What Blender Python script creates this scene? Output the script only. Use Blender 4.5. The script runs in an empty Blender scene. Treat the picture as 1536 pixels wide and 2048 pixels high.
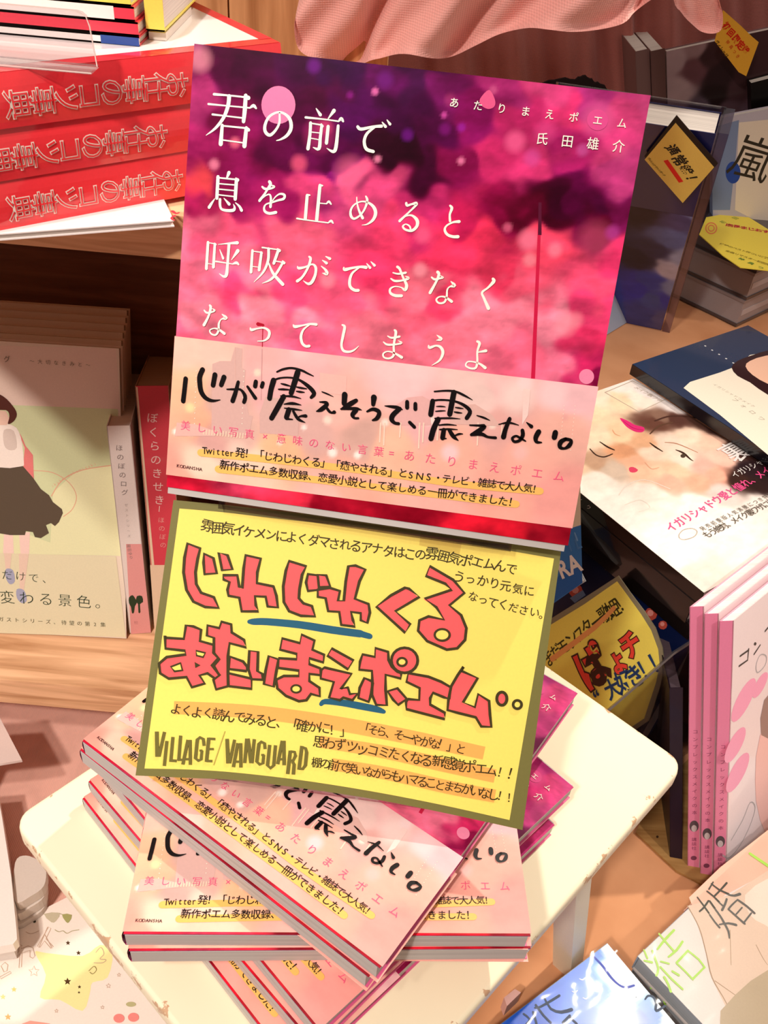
import bpy, math, random
import numpy as np
from mathutils import Matrix, Vector, noise
from mathutils.geometry import tessellate_polygon
random.seed(7)
SC = bpy.context.scene
COL = SC.collection
MM = 0.001
LIFT = 210.0          # the stool seat is 210 mm above the display table (world z = 0); lengths below are millimetres from the seat top

# ------------------------------------------------------------------ camera
FOC, PITCH, ROLL, CAMH = 1855.0, math.radians(39.9), math.radians(5.2), 383.1
cam_d = bpy.data.cameras.new('camera'); cam = bpy.data.objects.new('camera', cam_d); COL.objects.link(cam)
cam_d.sensor_fit = 'VERTICAL'; cam_d.sensor_height = 24.0; cam_d.lens = FOC/2048*24.0
cam_d.clip_start = 0.01; cam_d.clip_end = 30
FW = np.array([0, math.cos(PITCH), -math.sin(PITCH)]); RT0 = np.array([1.0, 0, 0]); UP0 = np.cross(RT0, FW)
R2 = RT0*math.cos(ROLL)+UP0*math.sin(ROLL); U2 = -RT0*math.sin(ROLL)+UP0*math.cos(ROLL)
CP = np.array([0, 0, CAMH])
cam.matrix_world = Matrix(((R2[0], U2[0], -FW[0], 0), (R2[1], U2[1], -FW[1], 0), (R2[2], U2[2], -FW[2], (CAMH+LIFT)*MM), (0, 0, 0, 1)))
cam_d.dof.use_dof = False
SC.camera = cam
# ------------------------------------------------------------------ light
SC.view_settings.view_transform = 'Standard'; SC.view_settings.look = 'None'
SC.view_settings.gamma = 1; SC.view_settings.use_curve_mapping = False
SC.view_settings.exposure = 0.0
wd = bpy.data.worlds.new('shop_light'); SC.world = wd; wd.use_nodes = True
_n = wd.node_tree; _t = _n.nodes.new('ShaderNodeTexCoord'); _s = _n.nodes.new('ShaderNodeSeparateXYZ'); _r = _n.nodes.new('ShaderNodeValToRGB')   # world light darkened behind the viewer, standing in for an unseen photographer in reflections
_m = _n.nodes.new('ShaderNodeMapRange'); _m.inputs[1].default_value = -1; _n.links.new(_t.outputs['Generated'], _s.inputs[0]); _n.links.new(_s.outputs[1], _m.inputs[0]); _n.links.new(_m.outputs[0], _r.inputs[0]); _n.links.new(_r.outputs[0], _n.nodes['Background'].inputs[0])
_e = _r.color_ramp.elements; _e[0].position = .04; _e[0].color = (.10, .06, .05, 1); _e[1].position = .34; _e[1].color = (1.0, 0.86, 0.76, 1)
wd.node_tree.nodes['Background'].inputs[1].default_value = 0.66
def spot(name, loc, aim, watts, size, col, cone=70, blend=.5):
    l = bpy.data.lights.new(name, 'SPOT'); l.energy = watts; l.shadow_soft_size = size; l.color = col
    l.spot_size = math.radians(cone); l.spot_blend = blend
    o = bpy.data.objects.new(name, l); COL.objects.link(o); o.location = Vector(loc)*MM+Vector((0, 0, LIFT*MM))
    d = Vector(aim)-Vector(loc); o.rotation_euler = d.to_track_quat('-Z', 'Y').to_euler(); return o
spot('ceiling_and_fill_spot', (700, 1000, 1700), (-60, 220, 0), 84, .022, (1.0, .91, .78), 40, .9)
spot('ceiling_and_fill_spot', (-500, -800, 1500), (-20, 235, 20), 84, .05, (1.0, .92, .84), 44, .9)
spot('ceiling_and_fill_spot', (700, -300, 1500), (250, 560, -40), 44, .04, (1.0, .92, .84), 25, .8)  # added unseen fill, brightens the kraft paper and magazines at the right
spot('ceiling_and_fill_spot', (-500, -500, 1500), (-270, 400, 40), 44, .04, (1.0, .92, .84), 30, .8)  # added unseen fill, lifts the left shelf and its cloth

# ------------------------------------------------------------------ geometry helpers
def ray(x, y): return FW+(x-768)/FOC*R2-(y-1024)/FOC*U2
def Pz(x, y, z):
    d = ray(x, y); return CP+d*((z-CAMH)/d[2])
def Py(x, y, Y):
    d = ray(x, y); return CP+d*(Y/d[1])
def nrm(a): return a/np.linalg.norm(a)
def pt_at(q, P0, L, far=True):
    d = nrm(ray(*q)); m = CP-P0; b = m@d; c = m@m-L*L; D = max(b*b-c, 0.0)
    return CP+d*(-b+(1 if far else -1)*math.sqrt(D))
class Fr:
    def __init__(s, P, U, V):
        s.P = np.array(P, float); s.U = nrm(np.array(U, float)); V = np.array(V, float)
        s.N = nrm(np.cross(s.U, V)); s.V = np.cross(s.N, s.U)
    def at(s, u, v, w=0): return s.P+u*s.U+v*s.V+w*s.N
    def px(s, x, y, w=0):
        d = ray(x, y); P = s.P+w*s.N; t = ((P-CP)@s.N)/(d@s.N); X = CP+d*t-s.P
        return (X@s.U, X@s.V)
    def mat(s):
        P = s.P*MM; U, V, N = s.U, s.V, s.N
        return Matrix(((U[0], V[0], N[0], P[0]), (U[1], V[1], N[1], P[1]), (U[2], V[2], N[2], P[2]+LIFT*MM), (0, 0, 0, 1)))
def flat(q0, q1, z):
    A, B = Pz(*q0, z), Pz(*q1, z); return Fr(A, B-A, np.cross([0, 0, 1.0], B-A))
def fr3(A, B, C): return Fr(A, B-A, C-A)
def posed(x, y, z, yaw, lean, ro):
    yaw, lean, ro = map(math.radians, (yaw, lean, ro))
    U = np.array([math.cos(yaw), math.sin(yaw), 0]); N = np.array([-math.sin(yaw), math.cos(yaw), 0])
    V = np.array([0, 0, 1])*math.cos(lean)+N*math.sin(lean)
    return Fr((x, y, z), U*math.cos(ro)+V*math.sin(ro), -U*math.sin(ro)+V*math.cos(ro))

# ------------------------------------------------------------------ materials
def lin(h):
    h = h.lstrip('#'); c = [int(h[i:i+2], 16)/255 for i in (0, 2, 4)]
    return tuple(x/12.92 if x <= .04045 else ((x+.055)/1.055)**2.4 for x in c)
_M = {}
def mat(h, rough=.55, coat=0.0, kind='plain', name=None, k=.06, sc=900):
    key = (h, rough, coat, kind)
    if key in _M: return _M[key]
    m = bpy.data.materials.new(name or kind+'_'+h.strip('#')); m.use_nodes = True; nt = m.node_tree; b = nt.nodes['Principled BSDF']
    b.inputs['Roughness'].default_value = rough; b.inputs['Coat Weight'].default_value = coat; b.inputs['Coat Roughness'].default_value = .06
    b.inputs['Specular IOR Level'].default_value = .28
    c = lin(h) if h != 'field' else (1, 1, 1)
    N = nt.nodes.new; L = nt.links.new
    tc = N('ShaderNodeTexCoord')
    if kind == 'field':
        a = N('ShaderNodeVertexColor'); a.layer_name = 'Col'; src = a.outputs[0]
    else:
        r = N('ShaderNodeRGB'); r.outputs[0].default_value = (*c, 1); src = r.outputs[0]
    if kind in ('plain', 'field'):
        n = N('ShaderNodeTexNoise'); n.inputs['Scale'].default_value = sc; n.inputs['Detail'].default_value = 2; L(tc.outputs['Object'], n.inputs['Vector'])
        mr = N('ShaderNodeMapRange'); mr.inputs[3].default_value = 1-k; mr.inputs[4].default_value = 1+k*.6; L(n.outputs[0], mr.inputs[0])
        mx = N('ShaderNodeVectorMath'); mx.operation = 'SCALE'; L(src, mx.inputs[0]); L(mr.outputs[0], mx.inputs['Scale']); L(mx.outputs[0], b.inputs['Base Color'])
    elif kind == 'pages':      # stacked leaf edges: fine lines across the thickness
        mp = N('ShaderNodeMapping'); mp.inputs['Scale'].default_value = (6, 6, 2600); L(tc.outputs['Object'], mp.inputs[0])
        n = N('ShaderNodeTexNoise'); n.inputs['Scale'].default_value = 1; n.inputs['Detail'].default_value = 3; L(mp.outputs[0], n.inputs['Vector'])
        mr = N('ShaderNodeMapRange'); mr.inputs[1].default_value = .3; mr.inputs[2].default_value = .7; mr.inputs[3].default_value = .72; mr.inputs[4].default_value = 1.05; L(n.outputs[0], mr.inputs[0])
        mx = N('ShaderNodeVectorMath'); mx.operation = 'SCALE'; L(src, mx.inputs[0]); L(mr.outputs[0], mx.inputs['Scale']); L(mx.outputs[0], b.inputs['Base Color'])
    elif kind in ('wood', 'woodz'):
        mp = N('ShaderNodeMapping'); mp.inputs['Scale'].default_value = (5, 60, 60) if kind == 'wood' else (60, 60, 5); L(tc.outputs['Object'], mp.inputs[0])
        n = N('ShaderNodeTexNoise'); n.inputs['Scale'].default_value = 2.2; n.inputs['Detail'].default_value = 6; n.inputs['Distortion'].default_value = .6; L(mp.outputs[0], n.inputs['Vector'])
        cr = N('ShaderNodeValToRGB'); e = cr.color_ramp.elements
        e[0].position = .32; e[0].color = (c[0]*.62, c[1]*.5, c[2]*.4, 1); e[1].position = .68; e[1].color = (*[min(1, x*1.12) for x in c], 1)
        L(n.outputs[0], cr.inputs[0]); L(cr.outputs[0], b.inputs['Base Color'])
    elif kind == 'kraft':
        n = N('ShaderNodeTexNoise'); n.inputs['Scale'].default_value = 14; n.inputs['Detail'].default_value = 8; L(tc.outputs['Object'], n.inputs['Vector'])
        cr = N('ShaderNodeValToRGB'); e = cr.color_ramp.elements
        e[0].position = .3; e[0].color = (c[0]*.78, c[1]*.7, c[2]*.62, 1); e[1].position = .7; e[1].color = (*c, 1)
        L(n.outputs[0], cr.inputs[0]); L(cr.outputs[0], b.inputs['Base Color'])
        bp = N('ShaderNodeBump'); bp.inputs['Strength'].default_value = .25; bp.inputs['Distance'].default_value = .003; L(n.outputs[0], bp.inputs['Height']); L(bp.outputs[0], b.inputs['Normal'])
    elif kind == 'cloth':
        w = N('ShaderNodeTexWave'); w.inputs['Scale'].default_value = 260; w.inputs['Distortion'].default_value = 1.5; L(tc.outputs['Object'], w.inputs['Vector'])
        w2 = N('ShaderNodeTexWave'); w2.bands_direction = 'Z'; w2.inputs['Scale'].default_value = 260; w2.inputs['Distortion'].default_value = 1.5; L(tc.outputs['Object'], w2.inputs['Vector'])
        ad = N('ShaderNodeMath'); ad.operation = 'ADD'; L(w.outputs['Fac'], ad.inputs[0]); L(w2.outputs['Fac'], ad.inputs[1])
        mr = N('ShaderNodeMapRange'); mr.inputs[2].default_value = 2; mr.inputs[3].default_value = .88; mr.inputs[4].default_value = 1.05; L(ad.outputs[0], mr.inputs[0])
        mx = N('ShaderNodeVectorMath'); mx.operation = 'SCALE'; L(src, mx.inputs[0]); L(mr.outputs[0], mx.inputs['Scale']); L(mx.outputs[0], b.inputs['Base Color'])
        b.inputs['Sheen Weight'].default_value = .3
        bp = N('ShaderNodeBump'); bp.inputs['Strength'].default_value = .3; bp.inputs['Distance'].default_value = .0005; L(ad.outputs[0], bp.inputs['Height']); L(bp.outputs[0], b.inputs['Normal'])
    elif kind == 'worn':       # cream paint chipped to bare wood along the seat edge
        sp = N('ShaderNodeSeparateXYZ'); L(tc.outputs['Object'], sp.inputs[0])
        def edge(out, lo, hi):
            a = N('ShaderNodeMath'); a.operation = 'SUBTRACT'; L(out, a.inputs[0]); a.inputs[1].default_value = lo
            d = N('ShaderNodeMath'); d.operation = 'SUBTRACT'; d.inputs[0].default_value = hi; L(out, d.inputs[1])
            m_ = N('ShaderNodeMath'); m_.operation = 'MINIMUM'; L(a.outputs[0], m_.inputs[0]); L(d.outputs[0], m_.inputs[1]); return m_
        ex, ey = edge(sp.outputs[0], 0, .1982), edge(sp.outputs[1], 0, .2541)
        mi = N('ShaderNodeMath'); mi.operation = 'MINIMUM'; L(ex.outputs[0], mi.inputs[0]); L(ey.outputs[0], mi.inputs[1])
        near = N('ShaderNodeMapRange'); near.inputs[1].default_value = .0005; near.inputs[2].default_value = .006; near.inputs[3].default_value = .155; near.inputs[4].default_value = 0; L(mi.outputs[0], near.inputs[0])
        n = N('ShaderNodeTexNoise'); n.inputs['Scale'].default_value = 75; n.inputs['Detail'].default_value = 8; n.inputs['Roughness'].default_value = .65; L(tc.outputs['Object'], n.inputs['Vector'])
        s = N('ShaderNodeMath'); s.operation = 'ADD'; L(n.outputs[0], s.inputs[0]); L(near.outputs[0], s.inputs[1])
        th = N('ShaderNodeMapRange'); th.inputs[1].default_value = .715; th.inputs[2].default_value = .73; L(s.outputs[0], th.inputs[0])
        n2 = N('ShaderNodeTexNoise'); n2.inputs['Scale'].default_value = 9; n2.inputs['Detail'].default_value = 5; L(tc.outputs['Object'], n2.inputs['Vector'])
        mr = N('ShaderNodeMapRange'); mr.inputs[3].default_value = .9; mr.inputs[4].default_value = 1.04; L(n2.outputs[0], mr.inputs[0])
        mx = N('ShaderNodeVectorMath'); mx.operation = 'SCALE'; L(src, mx.inputs[0]); L(mr.outputs[0], mx.inputs['Scale'])
        mix = N('ShaderNodeMixRGB'); L(th.outputs[0], mix.inputs[0]); L(mx.outputs[0], mix.inputs[1]); mix.inputs[2].default_value = (*lin('#d0a884'), 1); L(mix.outputs[0], b.inputs['Base Color'])
    elif kind == 'film':       # clear plastic film or acrylic
        nt.nodes.remove(b); tr = N('ShaderNodeBsdfTransparent'); tr.inputs[0].default_value = (*c, 1); gl = N('ShaderNodeBsdfGlossy'); gl.inputs['Roughness'].default_value = rough
        lw = N('ShaderNodeLayerWeight'); lw.inputs[0].default_value = .35
        mr = N('ShaderNodeMapRange'); mr.inputs[3].default_value = .03 if name != 'shrink_film' else .012; mr.inputs[4].default_value = .6 if name != 'shrink_film' else .3; L(lw.outputs['Fresnel'], mr.inputs[0])
        ms = N('ShaderNodeMixShader'); L(mr.outputs[0], ms.inputs[0]); L(tr.outputs[0], ms.inputs[1]); L(gl.outputs[0], ms.inputs[2]); L(ms.outputs[0], nt.nodes['Material Output'].inputs[0])
    _M[key] = m; return m
FIELD = lambda rough=.22, coat=.35: mat('field', rough, coat*.3, 'field', k=.03)
PAGES = lambda h='#e6dcd2': mat(h, .7, 0, 'pages')
FILM = mat('#f4f0f2', .08, 0, 'film', 'clear_film')

# ------------------------------------------------------------------ glyph outlines from the built-in typeface
_fc = bpy.data.curves.new('glyph', 'FONT'); _fo = bpy.data.objects.new('glyph', _fc); COL.objects.link(_fo); _G = {}
def glyph(ch, off=0.0):
    k = (ch, off)
    if k not in _G:
        _fc.body = ch; _fc.offset = off; _fc.resolution_u = 3
        e = _fo.evaluated_get(bpy.context.evaluated_depsgraph_get()); m = e.to_mesh()
        _G[k] = ([(v.co.x, v.co.y) for v in m.vertices], [tuple(p.vertices) for p in m.polygons]); e.to_mesh_clear()
    return _G[k]

def crv(pts, n=5, closed=False):
    """Catmull-Rom through points of any dimension"""
    P = [np.array(p, float) for p in pts]; out = []; N_ = len(P)
    if N_ < 3: return P
    rng = range(N_) if closed else range(N_-1)
    for i in rng:
        g = (lambda j: P[j % N_]) if closed else (lambda j: P[min(max(j, 0), N_-1)])
        a, b, c, d = g(i-1), g(i), g(i+1), g(i+2)
        for k in range(n):
            t = k/n; out.append(.5*((2*b)+(c-a)*t+(2*a-5*b+4*c-d)*t*t+(3*b-a-3*c+d)*t**3))
    if not closed: out.append(P[-1])
    return out
def parse(s, org=(0, 0, 1)):
    """'x,y[,w] x,y[,w]; ...' measured on an enlargement (left, top, scale) -> frame pixels"""
    x0, y0, k = org; res = []
    for st in s.replace('\n', ' ').split(';'):
        if st.strip():
            r = []
            for p in st.split():
                q = [float(t) for t in p.split(',')]; r.append((x0+q[0]/k, y0+q[1]/k)+tuple(t/k for t in q[2:]))
            res.append(r)
    return res

def proj(X):
    d = np.array(X, float)-CP; z = d@FW; return 768+FOC*(d@R2)/z, 1024-FOC*(d@U2)/z
class Part:
    def __init__(s, fr=None): s.v = []; s.f = []; s.fm = []; s.mats = []; s.cols = {}; s.fr = fr; s.w = .06
    def mi(s, m):
        if m not in s.mats: s.mats.append(m)
        return s.mats.index(m)
    def add(s, vs, fs, m, cols=None):
        b = len(s.v); s.v += [tuple(map(float, x)) for x in vs]; i = s.mi(m)
        for f in fs: s.f.append(tuple(b+k for k in f)); s.fm.append(i)
        if cols is not None:
            for k, c in enumerate(cols): s.cols[b+k] = c
        return s
    def lay(s, d=.012): s.w += d; return s.w
    def uv(s, pts): return [s.fr.px(p[0], p[1]) for p in pts]
    def box(s, u0, v0, w0, u1, v1, w1, m, bev=0):
        vs = [(u, v, w) for w in (w0, w1) for v in (v0, v1) for u in (u0, u1)]
        s.add(vs, [(0, 2, 3, 1), (4, 5, 7, 6), (0, 1, 5, 4), (2, 6, 7, 3), (0, 4, 6, 2), (1, 3, 7, 5)], m); return s
    def slab(s, pts, w0, w1, m, mside=None):
        n = len(pts); a = sum(pts[i][0]*pts[(i+1) % n][1]-pts[(i+1) % n][0]*pts[i][1] for i in range(n))
        if a < 0: pts = pts[::-1]
        tri = tessellate_polygon([[Vector((p[0], p[1], 0)) for p in pts]])
        tri = [t if ((pts[t[1]][0]-pts[t[0]][0])*(pts[t[2]][1]-pts[t[0]][1])-(pts[t[2]][0]-pts[t[0]][0])*(pts[t[1]][1]-pts[t[0]][1])) > 0 else t[::-1] for t in tri]
        s.add([(p[0], p[1], w1) for p in pts], tri, m); s.add([(p[0], p[1], w0) for p in pts], [t[::-1] for t in tri], mside or m)
        s.add([(p[0], p[1], w0) for p in pts]+[(p[0], p[1], w1) for p in pts], [(i, (i+1) % n, n+(i+1) % n, n+i) for i in range(n)], mside or m); return s
    def poly(s, pts, m, px=True, w=None, smooth=0):
        """flat printed shape"""
        p = s.uv(pts) if px else [tuple(q[:2]) for q in pts]
        if smooth: p = [tuple(q) for q in crv(p, smooth, True)]
        w = s.lay() if w is None else w
        tri = tessellate_polygon([[Vector((q[0], q[1], 0)) for q in p]])
        tri = [t if ((p[t[1]][0]-p[t[0]][0])*(p[t[2]][1]-p[t[0]][1])-(p[t[2]][0]-p[t[0]][0])*(p[t[1]][1]-p[t[0]][1])) > 0 else t[::-1] for t in tri]
        s.add([(q[0], q[1], w) for q in p], tri, m); return s
    def disc(s, c, r, m, px=True, ry=None, w=None, n=28, hole=0):
        ry = ry or r; pts = [(c[0]+r*math.cos(2*math.pi*i/n), c[1]+ry*math.sin(2*math.pi*i/n)) for i in range(n)]
        if not hole: return s.poly(pts, m, px, w)
        inn = [(c[0]+r*hole*math.cos(2*math.pi*i/n), c[1]+ry*hole*math.sin(2*math.pi*i/n)) for i in range(n)]
        if px: pts, inn = s.uv(pts), s.uv(inn)
        w = s.lay() if w is None else w
        s.add([(a, b, w) for a, b in pts+inn], [(i, n+i, n+(i+1) % n, (i+1) % n) for i in range(n)], m); return s
    def stroke(s, pts, m, px=True, wd=None, smooth=4, closed=False, cap=True):
        """brush stroke: (x, y, width) points"""
        q = [(p[0], p[1], p[2] if len(p) > 2 else wd) for p in pts]
        if px:
            r = []
            for x, y, w_ in q:
                a = s.fr.px(x, y); b1 = s.fr.px(x+1, y); b2 = s.fr.px(x, y+1)
                k = math.sqrt(abs((b1[0]-a[0])*(b2[1]-a[1])-(b1[1]-a[1])*(b2[0]-a[0]))); r.append((a[0], a[1], w_*k))
            q = r
        if smooth > 1: q = crv(q, smooth, closed)
        q = [tuple(map(float, t)) for t in q]; n = len(q)
        if closed: q = q+[q[0]]; n += 1
        L, R_ = [], []
        for i in range(n):
            a = q[i-1] if i > 0 else (q[-2] if closed else q[0]); b = q[i+1] if i < n-1 else (q[1] if closed else q[-1])
            d = np.array([b[0]-a[0], b[1]-a[1]]); l = np.linalg.norm(d); d = d/l if l > 1e-9 else np.array([1, 0.0])
            h = max(q[i][2], .01)/2; L.append((q[i][0]-d[1]*h, q[i][1]+d[0]*h)); R_.append((q[i][0]+d[1]*h, q[i][1]-d[0]*h))
        w = s.lay(.003); vs = [(a, b, w) for a, b in L]+[(a, b, w) for a, b in R_]
        s.add(vs, [(i, n+i, n+i+1, i+1) for i in range(n-1)], m)
        if cap and not closed:
            for e, o in ((0, 1), (n-1, n-2)):
                c = q[e]; h = c[2]/2*.96; d = (c[0]-q[o][0], c[1]-q[o][1]); a0 = math.atan2(d[1], d[0])
                s.add([(c[0]+h*math.cos(a0+t), c[1]+h*math.sin(a0+t), w) for t in [math.pi*(j/6-.5) for j in range(7)]], [tuple(range(7))], m)
        return s
    def strokes(s, txt, org, m, **k):
        for st in parse(txt, org): s.stroke(st, m, **k)
        return s
    def put(s, ch, c, xd, yd, m, off=0.0, w=None):
        """one character centred at c; xd, yd = full em vectors"""
        vs, fs = glyph(ch, off); o = (.47, .36); w = s.w if w is None else w
        if ord(ch) < 256: xs = [a[0] for a in vs]; o = ((min(xs)+max(xs))/2 if xs else 0, .36)
        s.add([(c[0]+(a-o[0])*xd[0]+(b-o[1])*yd[0], c[1]+(a-o[0])*xd[1]+(b-o[1])*yd[1], w) for a, b in vs], fs, m); return s
    def text(s, t, q0, q1, size, m, px=True, off=0.0, rot=0, jit=0, aspect=1, curve=0, w=None):
        """characters centred from q0 to q1, em size in px (or mm); rot turns each character (degrees, counter-clockwise)"""
        a, b = (s.fr.px(*q0), s.fr.px(*q1)) if px else (q0, q1)
        if px:
            k = math.dist(a, b)/math.dist(q0, q1); size = size*k; curve = curve*k
        n = len(t); d = np.array([b[0]-a[0], b[1]-a[1]]); d = d/np.linalg.norm(d); r = math.radians(rot)
        s.lay() if w is None else None
        for i, ch in enumerate(t):
            if ch == ' ': continue
            f = i/(n-1) if n > 1 else 0
            e = r+math.radians(random.uniform(-jit, jit)*4); X = (d[0]*math.cos(e)-d[1]*math.sin(e), d[0]*math.sin(e)+d[1]*math.cos(e)); Y = (-X[1], X[0])
            c = (a[0]+(b[0]-a[0])*f-d[1]*curve*4*f*(1-f)+random.uniform(-1, 1)*jit*size*.02, a[1]+(b[1]-a[1])*f+d[0]*curve*4*f*(1-f)+random.uniform(-1, 1)*jit*size*.03)
            z = size*(1+random.uniform(-1, 1)*jit*.05)
            s.put(ch, c, (X[0]*z*aspect, X[1]*z*aspect), (Y[0]*z, Y[1]*z), m, off, w)
        return s
    def field(s, u0, v0, u1, v1, nu, nv, fn, m, w=0.03, bend=None):
        """printed picture as a fine grid coloured by fn(u, v) -> linear rgb"""
        vs, cs = [], []
        for j in range(nv+1):
            for i in range(nu+1):
                u = u0+(u1-u0)*i/nu; v = v0+(v1-v0)*j/nv; vs.append((u, v, w)); cs.append(fn(u, v))
        s.add(vs, [(j*(nu+1)+i, j*(nu+1)+i+1, (j+1)*(nu+1)+i+1, (j+1)*(nu+1)+i) for j in range(nv) for i in range(nu)], m, cs); return s
    def grid(s, rows, m, flip=False):
        n = len(rows[0]); vs = [p for r in rows for p in r]
        fs = [(j*n+i, j*n+i+1, (j+1)*n+i+1, (j+1)*n+i) for j in range(len(rows)-1) for i in range(n-1)]
        s.add(vs, [f[::-1] for f in fs] if flip else fs, m); return s
    def build(s, name, parent=None, fr=None, smooth=False, warp=None):
        v = s.v if warp is None else [warp(*p) for p in s.v]
        me = bpy.data.meshes.new(name); me.from_pydata([(a*MM, b*MM, c*MM) for a, b, c in v], [], s.f)
        for m in s.mats: me.materials.append(m)
        me.polygons.foreach_set('material_index', s.fm)
        if s.cols:
            at = me.color_attributes.new('Col', 'FLOAT_COLOR', 'POINT'); buf = np.ones((len(v), 4), np.float32)
            for k, c in s.cols.items(): buf[k, :3] = c
            at.data.foreach_set('color', buf.ravel())
        if smooth: me.polygons.foreach_set('use_smooth', [True]*len(s.f))
        me.update(); o = bpy.data.objects.new(name, me); COL.objects.link(o)
        if parent is not None: o.parent = parent
        else: o.matrix_world = (fr or s.fr or Fr((0, 0, 0), (1, 0, 0), (0, 1, 0))).mat()
        return o
def tag(o, label=None, cat=None, group=None, kind=None):
    if label: o['label'] = label
    if cat: o['category'] = cat
    if group: o['group'] = group
    if kind: o['kind'] = kind
    return o
def thing(name, fr, label, cat, group=None):
    o = bpy.data.objects.new(name, None); COL.objects.link(o); o.empty_display_size = .01; o.matrix_world = fr.mat(); return tag(o, label, cat, group)
def copy_thing(src, fr, label, group=None):
    r = src.copy(); COL.objects.link(r); r.matrix_world = fr.mat(); r['label'] = label
    if group: r['group'] = group
    for ch in list(src.children):
        c = ch.copy(); COL.objects.link(c); c.parent = r
        for g in list(ch.children):
            d = g.copy(); COL.objects.link(d); d.parent = c
    return r
def blend(pts, pw=2.6, amp=.0, freq=.03, seed=0):
    """smooth colour picture from scattered colour samples (u, v, hex)"""
    U = np.array([[p[0], p[1]] for p in pts], float); C = np.array([lin(p[2]) for p in pts])
    C = np.power(C, 1/2.2)
    def fn(u, v):
        du = noise.noise(Vector((u*freq*2, v*freq*2, seed)))*9*min(1, amp*4); dv = noise.noise(Vector((u*freq*2, v*freq*2, seed+9)))*9*min(1, amp*4)
        d = (U[:, 0]-u-du)**2+(U[:, 1]-v-dv)**2+1.5; w = d**(-pw/2*1.35); c = (C*w[:, None]).sum(0)/w.sum()
        k = 1+amp*noise.fractal(Vector((u*freq, v*freq*1.8, seed+3)), .7, 2.1, 5)
        return np.clip(np.power(np.clip(c*k, 0, 1), 2.2), 0, 1)
    return fn
def pfield(p, W, H, pts, pw=3.6, amp=.06, nu=90, nv=110, m=None, w=.05, freq=.05, u0=0, v0=0, gam=1.0):
    f0 = blend([(*p.fr.px(x, y), h) for x, y, h in pts], pw, amp, freq, 5)
    p.field(u0, v0, W, H, nu, nv, (lambda u, v: np.power(f0(u, v), gam)), m or FIELD(.25, .4), w=w); p.w = max(p.w, w+.03)
BLACK = mat('#0c0608', .5); INK = mat('#241a08', .6); WHITE = mat('#fdf6e6', .45)
# a paperback: cover plane w = 0 facing +w, spine along u = 0
def paperback(name, fr, W, H, T, label, cat, front, spine, back=None, group=None, pages='#e6dcd2', rough=.4, coat=.1, pinset=(1.2, 1.2, 1.2), art=None, cover_t=.45, spine_art=None):
    t = thing(name, fr, label, cat, group)
    p = Part(fr); fm = mat(front, rough, coat) if isinstance(front, str) else front; sm = mat(spine, rough, coat); bm = mat(back or front, rough, coat) if isinstance(back or front, str) else sm
    p.box(0, 0, -cover_t, W, H, 0, fm); p.box(0, 0, -T, W, H, -T+cover_t, bm); p.box(-.35, 0, -T+.15, cover_t, H, -.15, sm)
    if art: art(p)
    if spine_art: spine_art(p)
    p.build('cover', t)
    g = Part(fr); g.box(cover_t+.1, pinset[0], -T+cover_t+.05, W-pinset[1], H-pinset[2], -cover_t-.05, PAGES(pages)); g.build('page_block', t)
    return t
# ------------------------------------------------------------------ setting: wall of pine boards, big display table
def hbox(name, x0, y0, z0, x1, y1, z1, m, parent=None, kind=None, fr=None):
    p = Part(); fr = fr or Fr(((x0+x1)/2, (y0+y1)/2, z0), (1, 0, 0), (0, 1, 0)); cx, cy = fr.P[0], fr.P[1]
    p.box(x0-cx, y0-cy, z0-fr.P[2], x1-cx, y1-cy, z1-fr.P[2], m); o = p.build(name, parent, fr)
    if kind: o['kind'] = kind
    return o
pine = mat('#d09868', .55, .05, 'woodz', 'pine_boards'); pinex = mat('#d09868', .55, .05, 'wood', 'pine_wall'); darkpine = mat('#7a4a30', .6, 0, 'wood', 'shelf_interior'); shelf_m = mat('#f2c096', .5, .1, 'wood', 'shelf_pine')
p = Part(Fr((0, 1180, -LIFT), (0, 0, 1), (1, 0, 0)))
u0 = -900
while u0 < 1300:
    p.box(0, u0, 0, 1100, u0+112, 18, pinex); u0 += 114
o = p.build('wall_back', None, Fr((0, 1180, -LIFT), (0, 0, 1), (1, 0, 0))); o['kind'] = 'structure'
hbox('floor', -1600, -1500, -LIFT-760, 1800, 1400, -LIFT-740, mat('#8a6a50', .6, 0, 'wood', 'shop_floor'), kind='structure')
tb = thing('display_table', Fr((100, 500, -LIFT-740), (1, 0, 0), (0, 1, 0)), 'large low display table carrying the stool, books and cloths', 'table')
q = Part(); q.box(-800, -560, 712, 900, 640, 740-.6, mat('#b98a60', .6, 0, 'wood', 'table_top')); q.build('table_top', tb)
for sx in (-780, 830):
    for sy in (-540, 580):
        q = Part(); q.box(sx, sy, 0, sx+50, sy+50, 712, mat('#b98a60', .6, 0, 'wood', 'table_top')); q.build('leg', tb)
# kraft paper on the right, pink cloth on the left
def sheet(name, x0, y0, x1, y1, z, m, label, cat, amp, sc, seed, edge=None, nx=60, ny=60):
    fr = Fr((x0, y0, z), (1, 0, 0), (0, 1, 0)); p = Part(); rows = []
    for j in range(ny+1):
        r = []
        for i in range(nx+1):
            u = (x1-x0)*i/nx; v = (y1-y0)*j/ny; h = (noise.fractal(Vector(((x0+u)*sc, (y0+v)*sc, seed)), .8, 2.2, 4)*.5+.5)*amp
            r.append((u, v, max(.2, h)))
        rows.append(r)
    p.grid(rows, m); return tag(p.build(name, None, fr, smooth=True), label, cat)
kr = mat('#e2a478', .75, 0, 'kraft', 'kraft_paper')
sheet('kraft_paper', 36, -40, 900, 600, -LIFT, kr, 'brown kraft paper spread over the table at the lower right', 'paper', 1.6, .012, 2)
pinkc = mat('#f2b8a6', .9, 0, 'cloth', 'pink_cloth')
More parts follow.
